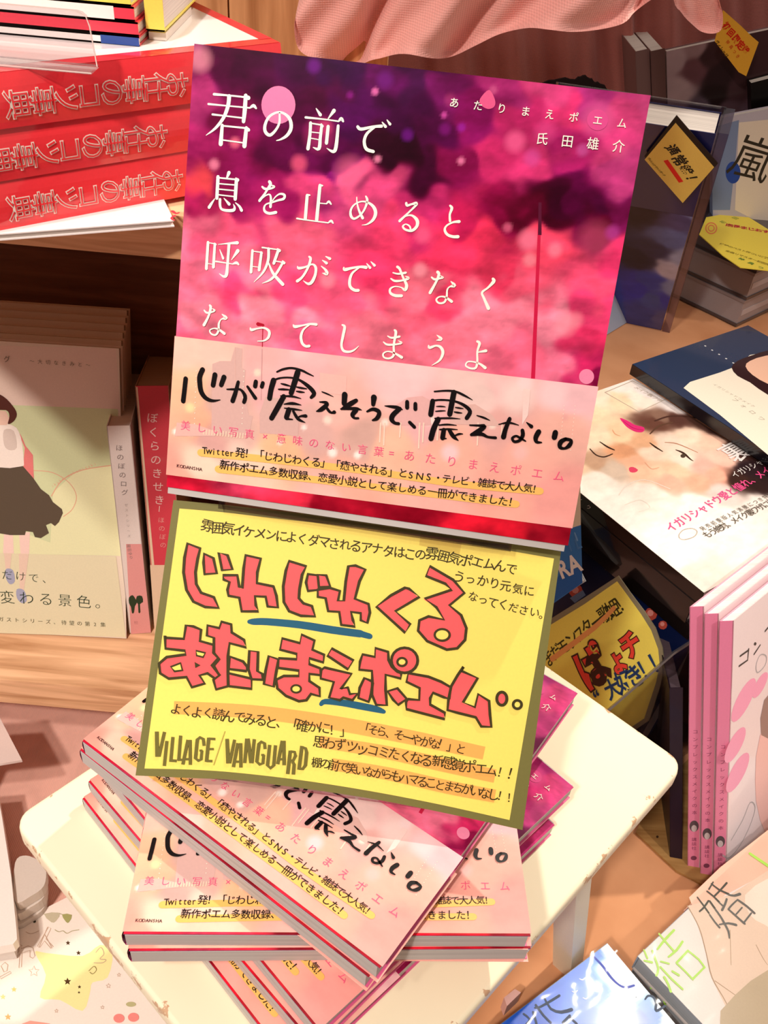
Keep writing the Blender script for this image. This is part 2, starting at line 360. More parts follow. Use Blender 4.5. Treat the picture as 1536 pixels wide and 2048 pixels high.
sheet('pink_cloth', -640, -40, 32, 620, -LIFT, pinkc, 'pink cloth covering the table left of the stool', 'cloth', 5, .011, 5, nx=90, ny=90)

# ------------------------------------------------------------------ cream stool
TH = math.radians(-40.7); SU = np.array([math.cos(TH), math.sin(TH), 0]); SV = np.array([-math.sin(TH), math.cos(TH), 0])
SP = np.array([-154.14, 220.96, 0.0]); STF = Fr(SP, SU, SV)
FT = Fr(SP+SU*99.1+SV*127-np.array([0, 0, LIFT]), SU, SV)
stool = thing('stool', FT, 'small cream painted wooden stool with chipped edges, under the fanned pile of books', 'stool')
cream = mat('#fef2d2', .5, .1, 'worn', 'chipped_cream_paint'); paint = mat('#f4e6cc', .5)
me = bpy.data.meshes.new('seat'); ob = bpy.data.objects.new('seat', me); COL.objects.link(ob); ob.parent = stool
def rrect(W, H, r, n=6, ins=0):
    out = []
    for cx, cy, a0 in ((W-r, H-r, 0), (r, H-r, 90), (r, r, 180), (W-r, r, 270)):
        for k in range(n+1):
            a = math.radians(a0+90*k/n); out.append((cx+(r-ins)*math.cos(a), cy+(r-ins)*math.sin(a)))
    return out
prof = [(2.2, 0), (.9, -.35), (.25, -1.2), (0, -2.6), (0, -9.5), (.5, -11.2), (1.8, -12)]
vs, fs = [], []; base = None
for ins, z in prof:
    ring = rrect(198.2, 254.1, 9, 6, ins); n = len(ring)
    for i, (a, b) in enumerate(ring):
        jx = .35*noise.noise(Vector((a*.12, b*.12, z*.3))); vs.append(((a+jx)*MM, (b+jx)*MM, (z)*MM))
for j in range(len(prof)-1):
    for i in range(n): fs.append((j*n+i, (j+1)*n+i, (j+1)*n+(i+1) % n, j*n+(i+1) % n))
fs.append(tuple(range(n))); fs.append(tuple(range((len(prof)-1)*n, len(prof)*n))[::-1])
me.from_pydata(vs, [], fs); me.materials.append(cream); me.update(); ob.location = (-99.1*MM, -127*MM, LIFT*MM)
for pl in me.polygons: pl.use_smooth = len(pl.vertices) == 4
for i, (sx, sy) in enumerate(((-1, -1), (1, -1), (1, 1), (-1, 1))):
    q = Part(); t = 7.6; tx, ty = (74, 72) if (sx, sy) == (1, 1) else (sx*66, sy*72); bx, by = (90, 109) if (sx, sy) == (1, 1) else ((-74, -8) if (sx, sy) == (-1, -1) else (sx*86, sy*98))
    if (sx, sy) == (-1, -1): tx, ty = -66, -12
    vs = [(bx-t*.9, by-t*.9, 0), (bx+t*.9, by-t*.9, 0), (bx+t*.9, by+t*.9, 0), (bx-t*.9, by+t*.9, 0), (tx-t, ty-t, LIFT-12), (tx+t, ty-t, LIFT-12), (tx+t, ty+t, LIFT-12), (tx-t, ty+t, LIFT-12)]
    q.add(vs, [(3, 2, 1, 0), (4, 5, 6, 7), (0, 1, 5, 4), (1, 2, 6, 5), (2, 3, 7, 6), (3, 0, 4, 7)], paint); q.build('leg', stool)
for sy in (1,):
    q = Part(); q.box(-66, sy*72-5, LIFT-34, 66, sy*72+5, LIFT-12, paint); q.build('apron', stool)
for sx in (-1, 1):
    q = Part(); q.box(sx*64-5, -12 if sx < 0 else -72, LIFT-34, sx*64+5, 72, LIFT-12, paint); q.build('apron', stool)

# ------------------------------------------------------------------ bookshelf at the left
ZS, ZU = -110.0, 218.0; YF = 383.0
bs = thing('bookshelf', Fr((-300, 470, -LIFT), (1, 0, 0), (0, 1, 0)), 'pale pine bookshelf standing on the table at the left, with two boards', 'shelf')
def bpart(name, x0, y0, z0, x1, y1, z1, m):
    q = Part(); q.box(x0+300, y0-470, z0+LIFT, x1+300, y1-470, z1+LIFT, m); return q.build(name, bs)
bpart('shelf_board', -640, YF, ZS-24, -40, 560, ZS, shelf_m)
bpart('shelf_board', -640, YF, ZU-20, -24, 560, ZU, shelf_m)
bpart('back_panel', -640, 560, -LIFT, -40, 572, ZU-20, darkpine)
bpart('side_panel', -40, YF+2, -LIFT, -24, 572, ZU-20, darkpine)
for k in range(7): bpart('back_board', -640+k*88.6, 556, ZU, -640+k*88.6+87.6, 570, ZU+300, pine)
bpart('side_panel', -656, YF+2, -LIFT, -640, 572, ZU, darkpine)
# ------------------------------------------------------------------ the pink poem book (one design, eight copies in view)
BW, BH, BT = 150.0, 152.0, 8.6
SF = posed(-81.8, 267.4, 162.2, -5.0, 24.7, .1)
def uvp(fr, lst): return [(*fr.px(x, y), h) for x, y, h in lst]
def glow(base, spots):
    def fn(u, v):
        c = base(u, v)
        for (su, sv, r, col, k) in spots:
            d = math.hypot(u-su, v-sv)/r
            if d < 1.5: a = k*max(0, min(1, (1.5-d)/.9)); c = c*(1-a)+col*a
        return c
    return fn
sky = [(395,120,'#a03c70'),(440,130,'#5a0f4a'),(400,200,'#b83878'),(410,300,'#a02060'),(480,330,'#96195c'),(520,140,'#48093f'),(600,120,'#4c0e4e'),(700,130,'#46205a'),(760,150,'#6a1868'),
 (840,140,'#4e2858'),(900,170,'#7a2068'),(1000,165,'#b43078'),(1100,180,'#dc4a86'),(1200,200,'#c03a88'),(1290,205,'#d8508c'),(640,200,'#600a50'),(720,220,'#560f60'),(800,230,'#46084a'),(860,280,'#560a50'),
 (950,230,'#8a1460'),(1050,230,'#c82d70'),(1150,230,'#e63c7c'),(1250,230,'#dc4a86'),(460,250,'#861555'),(560,320,'#660f50'),(650,330,'#520c46'),(760,330,'#38082c'),(850,340,'#48093a'),(800,290,'#360528'),
 (920,330,'#84124e'),(980,320,'#d03070'),(1060,330,'#dc3c7c'),(1150,330,'#b82470'),(1220,300,'#d84484'),(1150,370,'#600c4a'),(1110,400,'#440830'),(1190,420,'#60144e'),(1250,350,'#c04080'),(1100,430,'#480828'),
 (390,400,'#b0205c'),(460,400,'#8a1450'),(400,370,'#e04858'),(560,380,'#a01a60'),(620,390,'#e04880'),(700,370,'#f06090'),(770,370,'#e85088'),(660,350,'#8a1a70'),(690,320,'#6a1060'),(850,420,'#c83070'),(930,430,'#c02058'),
 (1000,430,'#a01050'),(1060,420,'#600830'),(1200,455,'#741040'),(1245,420,'#80205c'),(370,450,'#f87898'),(450,460,'#f86088'),(600,470,'#fa6a8c'),(800,470,'#f84878'),(950,480,'#f83c68'),(1100,490,'#f85070'),(1230,500,'#f04078'),
 (360,550,'#fb7898'),(440,540,'#fb80a0'),(500,550,'#fb7c98'),(470,575,'#f84a7c'),(590,585,'#fa5080'),(650,590,'#f86088'),(760,540,'#f04070'),(900,520,'#f03c68'),(1000,540,'#f04068'),(850,590,'#fb7890'),(880,605,'#f84a74'),
 (1050,560,'#f86080'),(1200,560,'#fb5880'),(950,620,'#fb88a0'),(360,660,'#fb6c90'),(400,620,'#fb88a0'),(500,640,'#fb90a4'),(620,640,'#fb88a0'),(620,680,'#fa6c94'),(740,680,'#fb8098'),(900,680,'#fb8098'),(1000,640,'#fb88a0'),
 (1050,700,'#f87090'),(1110,640,'#fb90a8'),(1190,640,'#f84a80'),(1190,665,'#e8386c'),(1110,740,'#fb80a0'),(1180,740,'#e03070'),(1190,757,'#90184c')]
dk = [(340,965,'#d82040'),(600,1000,'#e83450'),(640,1010,'#b01430'),(800,1020,'#9a1028'),(1000,1060,'#e02038'),(1120,1075,'#9a1428'),(1150,900,'#e84a60'),(500,900,'#e84a70')]
SKY = blend(uvp(SF, sky+dk), 4.0, .22, .06, 3)
sp = [(440-40,118,20,'#e88ca0',.7),(628,132,12,'#7a1c90',.7),(770,160,14,'#7a1c88',.6),(750,183,6,'#f070b8',.9),(986,180,7,'#e06098',.6),(1030,283,17,'#f05890',.95),(1195,238,26,'#f060a0',.7),
      (1090,265,18,'#e0488c',.5),(888,230,5,'#e050b0',.8),(923,255,7,'#a020a0',.8),(890,258,10,'#8a1480',.6),(922,322,6,'#f078a8',.9),(1064,316,14,'#d850a0',.6),(470,285,9,'#f06888',.8),(428,329,9,'#f080a0',.8),
      (650,255,12,'#e04878',.8),(640,270,26,'#b83070',.6),(598,327,14,'#f05880',.7),(700,345,26,'#f06890',.5),(755,318,6,'#f080a8',.9),(1190,480,30,'#f06088',.3),(1058,480,18,'#fb80a0',.7),(1060,520,12,'#fb98a8',.6),
      (1110,500,12,'#fb90a8',.6),(1225,465,12,'#c040a0',.6),(1015,455,8,'#f06890',.6),(840,540,12,'#fb98a8',.7),(655,560,14,'#fba0b0',.5),(1130,650,20,'#fb98a8',.6),(845,470,14,'#f86090',.7),(815,270,10,'#7a1490',.6),(700,190,6,'#9a1c90',.6),
      (1240,300,16,'#e85890',.5),(1150,640,14,'#fb98a8',.5),(400,360,20,'#f04850',.5),(385,375,16,'#f04048',.5),(1165,300,10,'#d860b0',.5),(900,200,10,'#e8588c',.2)]
sk = 151/880.0
_S0 = SKY
def SKY(u, v):
    c = np.power(_S0(u, v), 1.1); c[1] *= min(1.0, c[0]/.42)**.9; c[2] *= min(1.0, .55+c[0]/.6); return c
SKY = glow(SKY, [(*SF.px(x, y), r*sk, np.array(lin(c)), k) for x, y, r, c, k in sp])
BEL = blend(uvp(SF, [(360,690,'#fccab8'),(440,700,'#fcc4b4'),(600,740,'#fcb8b8'),(520,720,'#fcb4b0'),(800,750,'#fccaca'),(1000,770,'#fcc8c4'),(960,790,'#fcd4cc'),(1150,800,'#fcc4c8'),(375,780,'#fcc09c'),(400,850,'#fcb898'),(450,800,'#dcb0a4'),(480,870,'#dcb0a4'),
 (560,800,'#f8b4b4'),(620,860,'#dcaca4'),(690,820,'#fcbcb0'),(720,880,'#dcaca0'),(560,900,'#fcbc94'),(420,880,'#e0a8a0'),(400,925,'#fcd8c0'),(520,935,'#fcd0b8'),(360,960,'#fcb09c'),(700,960,'#fcb4a0'),(1000,1000,'#fcb0a0'),(1120,1000,'#fca8a0'),(1000,850,'#ecb0a8'),
 (1130,860,'#f8b8a8'),(850,840,'#f4b8b8'),(900,900,'#fcb8a4'),(780,900,'#fcc0a4'),(1060,900,'#fcb4a4'),(650,1000,'#fcc0b4'),(880,1000,'#fcb8ac'),(330,940,'#fca898')]), 4.0, .05, .05, 11)
BEL = glow(BEL, [(*SF.px(x, y), r*sk, np.array(lin(c)), k) for x, y, r, c, k in
 [(380,815,9,'#ffe0a8',.9),(352,863,6,'#fffaf0',.95),(382,865,6,'#fffaf0',.95),(515,745,7,'#ffe4cc',.8),(655,840,8,'#ffe0d0',.9),(608,855,5,'#fff0e8',.9),(665,905,9,'#fff4ec',.9),(715,910,7,'#fffaf0',.9),(1035,795,30,'#fce0d8',.7),(1105,790,26,'#fcd8d8',.7),
  (860,840,9,'#fff0e4',.9),(770,845,7,'#fff0e4',.8),(560,885,6,'#ffe8dc',.7),(475,905,22,'#ffe0cc',.5),(1130,835,6,'#e8a0a0',.5),(985,850,7,'#fff0e0',.8),(900,905,16,'#fcd8e0',.7),(1040,905,14,'#fcc8c8',.5),(1050,765,14,'#fce0e0',.6),(600,700,18,'#ffd0d0',.5)]])

TITLE = [((400,160,3.84), """108,110,20 230,120,13 345,132,14; 345,120,14 372,138,34; 352,120,30 345,230,33 335,320,28; 65,185,16 200,198,11 385,215,12; 385,214,12 412,198,26 432,218,14; 97,265,16 200,277,11 325,292,12; 225,125,32 216,200,30 182,290,26 120,370,20 48,425,5;
 172,348,24 160,492,34; 172,352,12 355,370,14; 355,362,14 374,384,26; 357,370,28 342,508,34; 165,460,10 340,484,10; 612,255,14 610,330,18 580,388,20 538,424,24 504,400,26 500,350,24 530,285,20 590,250,16 642,256,18 690,300,26 700,370,28 670,425,24 622,456,14 588,466,6;
 893,220,8 925,268,26; 1030,236,30 985,298,8; 812,288,18 950,302,11 1065,318,12; 1065,318,12 1085,298,26 1100,318,16; 850,330,24 845,420,24 830,528,28; 850,332,10 938,347,12; 932,340,14 942,356,20; 936,350,22 925,440,24 914,528,26 870,518,6; 850,400,8 925,408,8; 842,446,8 920,460,8; 985,358,26 972,485,26; 1062,352,22 1045,515,28 1022,550,24 975,525,5;
 1212,360,24 1238,378,24 1330,360,20 1395,355,24; 1345,362,14 1285,410,22 1262,470,24 1278,530,26 1332,550,24; 1400,325,8 1425,358,24; 1437,308,8 1460,340,22"""),
 ((400,330,5.486), """320,85,40 298,140,20; 200,130,38 187,365,36; 200,140,16 400,160,18; 395,145,14 415,165,40; 402,165,38 388,375,38; 205,205,14 385,220,14; 205,265,14 380,282,14; 200,327,14 375,347,14; 165,370,8 130,420,26 102,465,34; 222,378,30 222,440,28 240,485,26 300,500,30 368,496,34 382,465,24 368,430,6; 265,365,8 322,430,34; 392,415,10 435,455,26 458,498,34;
 685,240,22 715,262,26 780,258,22 818,238,22 785,222,10; 765,185,36 775,215,34 740,270,26 710,320,24 655,392,30; 668,380,14 725,335,14 765,325,18 780,365,24 775,460,30; 790,405,10 830,350,14 880,318,20 928,330,28 920,370,28 860,388,22 790,412,18 730,430,16 706,465,22 715,510,28 765,532,30 835,520,32;
 1178,335,34 1157,590,36; 1175,325,16 1205,332,18; 1318,225,36 1282,602,38; 1318,218,16 1345,228,18; 1320,420,12 1395,426,12; 1390,424,12 1415,402,26 1440,430,16; 1065,587,18 1200,608,14 1410,635,14; 1410,634,14 1440,614,28 1462,638,16"""),
 ((680,340,5.486), """185,300,12 190,370,16 212,450,24 250,528,32; 285,290,18 300,330,28 280,410,24 230,490,20 160,535,24 122,505,30 120,440,24 160,380,18 230,348,16 300,355,22 365,400,34 392,470,38 365,545,32 300,595,16 242,605,6;
 728,365,28 738,390,28 790,375,22 838,368,38 820,402,24 740,480,20 655,560,30; 672,540,10 730,505,14 790,500,22 845,550,38 845,615,34 790,665,30 720,655,24 690,620,22 722,595,14 762,615,20 775,645,20;
 1208,392,22 1228,420,32 1205,490,24 1208,560,28; 1308,566,34 1240,574,22 1170,612,20 1150,660,28 1180,710,30 1240,732,32 1295,732,36"""),
 ((400,470,5.12), """85,75,28 68,345,30; 85,78,10 160,92,12; 150,84,12 162,98,24; 155,92,26 140,330,30; 80,292,8 150,303,8; 190,97,6 300,86,18 385,80,34; 205,150,8 240,240,24; 390,162,38 325,255,6; 165,270,16 340,298,10; 335,298,12 375,285,30 398,302,16; 300,95,30 285,300,28 274,405,34 246,425,24 200,395,5;
 540,158,26 525,380,30; 540,165,10 630,178,12; 622,172,12 636,188,22; 632,180,26 608,358,30; 530,320,8 615,332,8; 640,128,16 800,150,12; 795,142,14 816,160,32; 705,140,28 700,260,28 650,380,22 555,482,5; 805,155,30 758,290,30; 760,265,12 850,280,12; 848,266,14 864,286,30; 850,285,24 780,400,26 720,460,22 640,495,5; 700,270,10 750,390,28 850,505,34;
 1000,322,10 1015,340,28 1080,328,20 1150,300,18 1186,330,28 1184,400,28 1150,478,32 1110,500,26 1060,468,5; 1120,222,20 1135,248,28 1105,340,24 1050,430,24 998,472,30; 1245,320,10 1290,360,26 1300,398,34 1255,390,5; 1255,258,8 1298,288,30; 1290,220,10 1332,243,30"""),
 ((680,490,4.8), """38,215,12 48,236,32 120,220,22 200,210,24 252,215,32; 190,215,12 120,270,22 95,340,28 100,400,28 140,433,28 178,435,28; 258,178,8 290,218,26; 298,160,8 333,196,26; 510,266,12 560,277,18 632,266,22; 490,323,14 530,345,22 600,340,18 660,318,24 628,300,5; 552,210,26 575,232,24 610,320,20 640,385,30 625,430,30 590,408,12 530,398,12 485,420,20 485,460,24 530,485,28 592,487,28;
 880,310,16 910,330,22 960,320,18 990,312,16 962,293,6; 938,260,30 950,282,28 925,350,22 865,458,30; 1065,350,8 1098,388,36 1055,400,14 1030,430,16 1024,500,20 1000,550,20 950,557,18 925,525,18 955,497,14 1010,500,18 1072,542,28; 1468,325,26 1475,350,34 1420,410,20 1364,455,22 1382,510,24 1425,608,34"""),
 ((390,600,5.12), """98,105,14 125,130,20 180,122,16 205,105,18 182,88,6; 155,55,22 165,80,28 140,170,22 95,255,30; 280,145,8 322,183,36 275,195,12 248,240,20 245,310,22 215,357,18 170,345,16 155,310,14 195,290,12 245,300,20 305,343,28; 570,285,12 582,305,28 640,292,16 710,285,20 762,320,28 755,380,26 710,415,16 645,420,8;
 1010,255,14 1028,272,32 1100,260,18 1180,245,22 1245,250,28; 1180,250,12 1115,300,20 1088,370,28 1100,440,28 1135,472,26 1172,470,28"""),
 ((670,630,4.655), """70,92,16 92,112,26 75,200,26 62,280,22 80,330,24 130,342,22 180,325,16 222,288,5; 492,195,10 530,212,18 602,200,20; 452,250,10 490,275,20 570,272,16 622,258,18 590,238,5; 556,140,18 568,165,26 548,280,20 548,370,22 510,402,18 460,395,16 450,360,16 490,338,12 550,352,16 622,393,28;
 948,185,5 988,222,32 945,235,5; 872,283,12 882,303,26 940,285,18 985,300,26 1005,350,28 975,420,20 902,468,5; 1325,245,22 1346,265,26 1325,340,18 1325,430,20 1310,490,22 1260,495,18 1218,470,16 1235,435,14 1290,435,14 1350,455,20 1398,490,30; 1335,345,12 1405,332,28""")]
BRUSH = [((350,720,5.12), """112,188,46 100,300,46 86,420,46; 285,96,50 258,160,50 255,220,50 270,320,48 318,388,44 388,415,30 465,406,8; 412,148,50 392,258,48; 505,172,50 475,255,46; 535,298,14 600,298,22 670,300,24 712,348,36 720,390,38 708,430,38; 650,222,32 622,330,42 592,418,46; 745,270,26 825,388,38; 830,218,42 822,268,44; 902,232,38 890,272,40;
 1045,120,16 1110,92,22 1200,80,22 1300,105,24 1360,135,20 1418,162,10; 1012,205,56 985,300,52 970,392,50; 1010,205,20 1080,182,18 1180,178,18 1270,200,24 1370,270,42 1425,338,44 1395,382,30; 1258,122,58 1225,230,56 1190,338,50; 1088,240,12 1130,250,22 1180,264,12; 1062,298,14 1110,298,22 1170,302,14; 1245,274,12 1295,284,22 1350,292,10; 1245,318,12 1285,324,22 1325,328,10; 1085,366,14 1200,370,22 1290,392,8; 1115,370,50 1060,470,54 990,594,50;
 1118,450,10 1205,442,30 1292,458,8; 1122,490,10 1210,500,24 1300,512,8; 1168,505,52 1142,585,50; 1140,600,24 1205,606,12; 1212,520,26 1262,600,34 1332,636,8; 1250,592,10 1290,572,20 1340,570,36"""),
 ((630,760,6.4), """92,148,14 160,175,20 235,210,8; 62,278,16 140,285,40 150,315,52 80,375,54 20,398,12; 140,335,30 182,395,38 215,415,28 248,408,48; 382,182,72 374,300,64; 528,258,50 440,310,62 335,370,20; 335,368,24 450,362,38 540,365,40 598,380,8; 525,385,60 482,440,58 505,482,32 555,485,28; 755,218,76 745,312,50; 668,400,24 740,370,44 805,390,54 822,430,54 792,488,52 738,512,22;
 895,328,10 970,336,34 1060,350,44 1118,375,14; 1085,365,56 1002,440,64 982,500,62 1020,545,42 1072,555,40; 1180,275,50 1180,352,52; 1285,300,48 1285,370,50; 1212,538,44 1272,598,46"""),
 ((840,770,4.8), """138,60,14 250,52,18 340,60,20 420,95,22 502,140,6; 122,150,46 102,282,48; 115,148,16 200,140,18 320,150,18 420,190,30 480,250,38 448,315,40; 325,68,52 285,278,50; 158,203,8 200,202,14 242,206,8; 150,250,10 195,246,14 242,244,8; 340,213,10 375,218,16 414,224,8; 330,256,12 365,262,18 402,266,8; 145,318,16 280,315,18 385,322,6; 175,325,50 130,420,52 105,512,50; 180,382,12 262,376,18 350,384,6; 190,424,14 270,420,18 358,424,8;
 228,428,42 216,505,46; 230,510,18 252,510,10; 282,430,36 320,490,40 366,528,10; 320,490,10 370,468,20 408,466,10; 545,290,10 610,310,20 668,336,8; 478,382,14 560,386,22 620,392,36 560,440,48 492,475,28; 500,470,34 590,468,36 650,495,24 725,503,28; 755,375,8 850,358,20 945,382,8; 860,320,36 820,420,42 800,496,50; 1022,356,10 1068,395,38; 982,432,36 985,480,38 955,528,30 905,540,28 885,508,26 920,486,22 960,505,24 1012,535,14;
 1138,445,50 1110,500,46 1118,542,32 1165,548,14; 1298,452,52 1288,500,52; 1395,515,34 1348,545,46 1342,592,38 1385,605,24 1430,578,42 1450,530,30 1395,515,34""")]
def cover_art(p):
    p.w = .05; p.field(0, 0, BW, BH, 200, 200, SKY, FIELD(.13, .8))
    p.w = .1
    lamp = mat('#b00828', .3); p.poly([(1077,428),(1083,428),(1070,757),(1062,757)], mat('#d81a48', .25, .5)); p.poly([(1077,405),(1083,405),(1083,470),(1076,470)], mat('#5a0a30', .25, .5))
    p.poly([(512,648),(515,644),(528,648),(529,652),(515,652)], lamp); p.poly([(525,652),(526.5,652),(525.5,694),(524,694)], lamp)
    p.disc((557,210), 34, mat('#f87cb0', .25, .6), ry=38); p.disc((1173,753), 15, mat('#fb90b4', .25, .6)); p.poly([(978,180),(990,200),(988,214),(975,218),(962,210),(960,198)], mat('#f05890', .25, .6), smooth=4)
    p.disc((1195,240), 21, mat('#ee5098', .25, .6)); p.w = .16
    wm = mat('#fffcee', .35)
    for org, t in TITLE: p.strokes(t, org, wm)
    p.text('あたりまえポエム', (908,206), (1243,247), 20, wm, off=.008); p.text('氏田雄介', (1083,278), (1236,293), 25, wm, off=.006)
def band_art(p):
    us = 200; vs_, cs = [], []
    for j in range(61):
        for i in range(us+1):
            u = -.4+(BW+.8)*i/us; v0 = BAND_LO(u); v1 = BAND_HI(u); v = v0+(v1-v0)*j/60; vs_.append((u, v, .12)); cs.append(BEL(u, v))
    p.add(vs_, [(j*(us+1)+i, j*(us+1)+i+1, (j+1)*(us+1)+i+1, (j+1)*(us+1)+i) for j in range(60) for i in range(us)], FIELD(.15, .7), cs)
    g1 = mat('#dcb0a8', .3, .4); g2 = mat('#e8b8ae', .3, .4); g3 = mat('#f0bcb2', .3, .4); p.w = .16
    p.poly([(423,868),(425,728),(440,722),(462,722),(470,694),(485,697),(484,735),(492,740),(488,780),(498,830),(506,832),(498,872)], g1); p.poly([(519,828),(531,793),(572,798),(600,812),(596,872),(520,866)], g1)
    p.poly([(640,745),(660,748),(660,748),(694,752),(692,790),(640,786)], g3); p.poly([(780,850),(792,810),(815,795),(845,792),(860,800),(862,850)], mat('#ecb4b0', .3, .4)); p.poly([(900,812),(950,808),(985,830),(1000,852),(900,848)], g2)
    p.poly([(354,845),(390,848),(430,862),(430,872),(350,872)], g2); p.poly([(470,780),(471.5,780),(471,694),(470,694)], g2); p.poly([(523.6,697),(525.2,697),(523,800),(521.6,800)], mat('#d0a0a0', .3, .4))
    p.poly([(1044,850),(1047,777),(1061,778),(1056,830)], mat('#fcd8d0', .3, .4)); dot = mat('#ffe8d8', .3, .2)
    for x in (393, 488):
        for k in range(11): p.disc((x-.6*k*.6, 742+k*10.5), 1.1, dot, n=8, w=.27)
    for x in (1128, 1150):
        for k in range(12): p.disc((x-.8*k, 812+k*8), 1.0, dot, n=8, w=.27)
    for x, h in ((760,40),(768,46),(800,30),(838,52),(846,40),(875,36),(955,46),(1003,30)): p.poly([(x,845),(x+3,845),(x+1,845+h),(x-2,845+h)], mat('#fcd8c4', .3, .4))
    for k in range(16): p.poly([(407+k*5.6,858+k*.55),(409.5+k*5.6,858.3+k*.55),(408.5+k*5.6,869+k*.55),(406+k*5.6,868.6+k*.55)], mat('#fcd0b8', .3, .4), w=.27)
    p.w = .3; y = mat('#fcc268', .4)
    p.stroke([(402,905,15),(560,921,14),(760,945,14),(920,968,14),(1080,982,15)], y); p.stroke([(437,938,15),(640,960,14),(800,980,14),(1032,1008,15)], y)
    p.w = .34; pk = mat('#f85a88', .4)
    p.text('美しい写真×意味のない言葉', (371,851), (757,903), 21, pk, off=-.006); p.text('=', (783,906), (800,908), 20, pk); p.text('あたりまえポエム', (818,911), (1117,952), 24, pk, off=-.008)
    p.w = .37; bk = mat('#1a0a08', .5)
    p.text('Twitter', (410,900), (464,905), 20, bk, jit=1, aspect=.85, off=.008); p.text('発！「じわじわくる」「癒やされる」と', (480,905), (805,946), 21, bk, jit=1, off=.008); p.text('SNS・テレビ・雑誌で大人気！', (822,949), (1073,978), 20, bk, jit=1, off=.008)
    p.text('新作ポエム多数収録、恋愛小説として楽しめる一冊ができました！', (449,930), (1026,1004), 21, bk, jit=1, off=.008)
    p.text('KODANSHA', (357,931), (402,938), 9.2, mat('#50282c', .5), off=.008)
    p.w = .44
    for org, t in BRUSH: p.strokes(t, org, mat('#0a0204', .35))
a0, a1 = SF.px(348, 672), SF.px(1195, 773); b0, b1 = SF.px(332, 949), SF.px(1141, 1056)
BAND_HI = lambda u: a0[1]+(a1[1]-a0[1])*(u-a0[0])/(a1[0]-a0[0]); BAND_LO = lambda u: b0[1]+(b1[1]-b0[1])*(u-b0[0])/(b1[0]-b0[0])
BAND0 = BAND1 = (0, 0)
def poem_book(fr, label):
    t = thing('poem_book', fr, label, 'book', None)
    c = Part(fr); side = mat('#b83a78', .25, .5); back = mat('#e06090', .3, .5)
    c.fr = SF; c.box(0, 0, -.45, BW, BH, 0, mat('#8a1c60', .2, .5)); c.box(0, 0, -BT, BW, BH, -BT+.45, back)
    n = 8; rows = [[(-.9*math.sin(math.pi*k/n), vv, -BT*k/n) for vv in (0, BH)] for k in range(n+1)]
    c.grid(rows, mat('#7a1850', .14, .9), flip=True); cover_art(c); c.build('cover', t)
    g = Part(SF); g.box(.4, -2.6, -BT+.5, BW-1.0, BH-1.5, -.5, PAGES('#d2c9c4')); g.build('page_block', t)
    b = Part(SF); band = mat('#fcb8a8', .2, .6)
    uu = [-.5, BW+.4]
    b.slab([(uu[0], BAND_LO(0)), (uu[1], BAND_LO(BW)), (uu[1], BAND_HI(BW)), (uu[0], BAND_HI(0))], .02, .05, band)
    b.slab([(uu[0], BAND_LO(0)), (uu[1], BAND_LO(0)), (uu[1], BAND_HI(0)), (uu[0], BAND_HI(0))], -BT-.15, -BT-.05, band)
    b.grid([[(-.3-.95*math.sin(math.pi*k/n), vv, .05-(BT+.1)*k/n) for vv in (BAND_LO(0), BAND_HI(0))] for k in range(n+1)], band, flip=True)
    band_art(b); b.build('paper_band', t); return t
BOOK = poem_book(SF, 'pink and purple poem book displayed upright on the clear stand above the yellow card')
BOOK['group'] = 'pink poem books'
def pile(q0, q1, z, label):
    r = copy_thing(BOOK, flat(q0, q1, z), label, 'pink poem books')
    for c in r.children:      # on these copies band and leaves sit flush with the lower edge of the cover
        if c.name.startswith('paper_band'): an = math.atan((BAND_LO(BW)-BAND_LO(0))/BW); c.rotation_euler = (0, 0, -an); c.location = (-BAND_LO(0)*math.sin(an)*MM, -(BAND_LO(0)*math.cos(an)-.9)*MM, 0)
        if c.name.startswith('page_block'): c.location = (0, 2.4*MM, 0)
    return r
pile((165,1482), (745,1925), 60.2, 'pink poem book lying topmost on the fanned pile, right below the yellow card')
pile((160,1500), (742,1958), 51.6, 'pink poem book lying second from the top of the pile, under the topmost one')
pile((247,1868), (1066,1872), 43.0, 'pink poem book lying straight in mid pile, the upper of its pair')
pile((258,1902), (1062,1897), 34.4, 'pink poem book lying straight in mid pile, the lower of its pair')
pile((193,1524), (625,2048), 25.8, 'pink poem book turned steeply, third from the bottom of the pile')
pile((177,1563), (590,2048), 17.2, 'pink poem book turned steeply, second from the bottom of the pile')
pile((165,1597), (515,2048), 8.6, 'pink poem book at the very bottom of the pile, lying on the cream seat')
# clear stand that carries the display book
st = thing('book_stand', Fr((-60, 262, 60.8), (1, 0, 0), (0, 1, 0)), 'clear acrylic stand on top of the pile, holding up the display book', 'stand')
LW = lambda pts, fr=Fr((-60, 262, 60.8), (1, 0, 0), (0, 1, 0)): pts
pf = Part(); S0 = Fr((-60, 262, 60.8), (1, 0, 0), (0, 1, 0))
def loc(P): d = np.array(P)-S0.P; return (d@S0.U, d@S0.V, d@S0.N)
def plate(fr, u0, v0, u1, v1, w0, w1, name, m=FILM):
    p = Part(); vs = [loc(fr.at(u, v, w)) for w in (w0, w1) for v in (v0, v1) for u in (u0, u1)]
    p.add(vs, [(0, 2, 3, 1), (4, 5, 7, 6), (0, 1, 5, 4), (2, 6, 7, 3), (0, 4, 6, 2), (1, 3, 7, 5)], m); return p.build(name, st)
PF = posed(-84.9, 201.7, 72.8, -2, 39.6, -1.1)
plate(S0, 10, -14, 110, 50, 0, 2, 'base'); plate(PF, 22, 2, 126, 102, -4.5, -2.5, 'riser'); plate(SF, 20, -4.5, 130, 110, -BT-3.5, -BT-1.2, 'back_rest'); plate(SF, 20, -5.6, 130, -3.0, -BT-3.5, -.4, 'ledge')
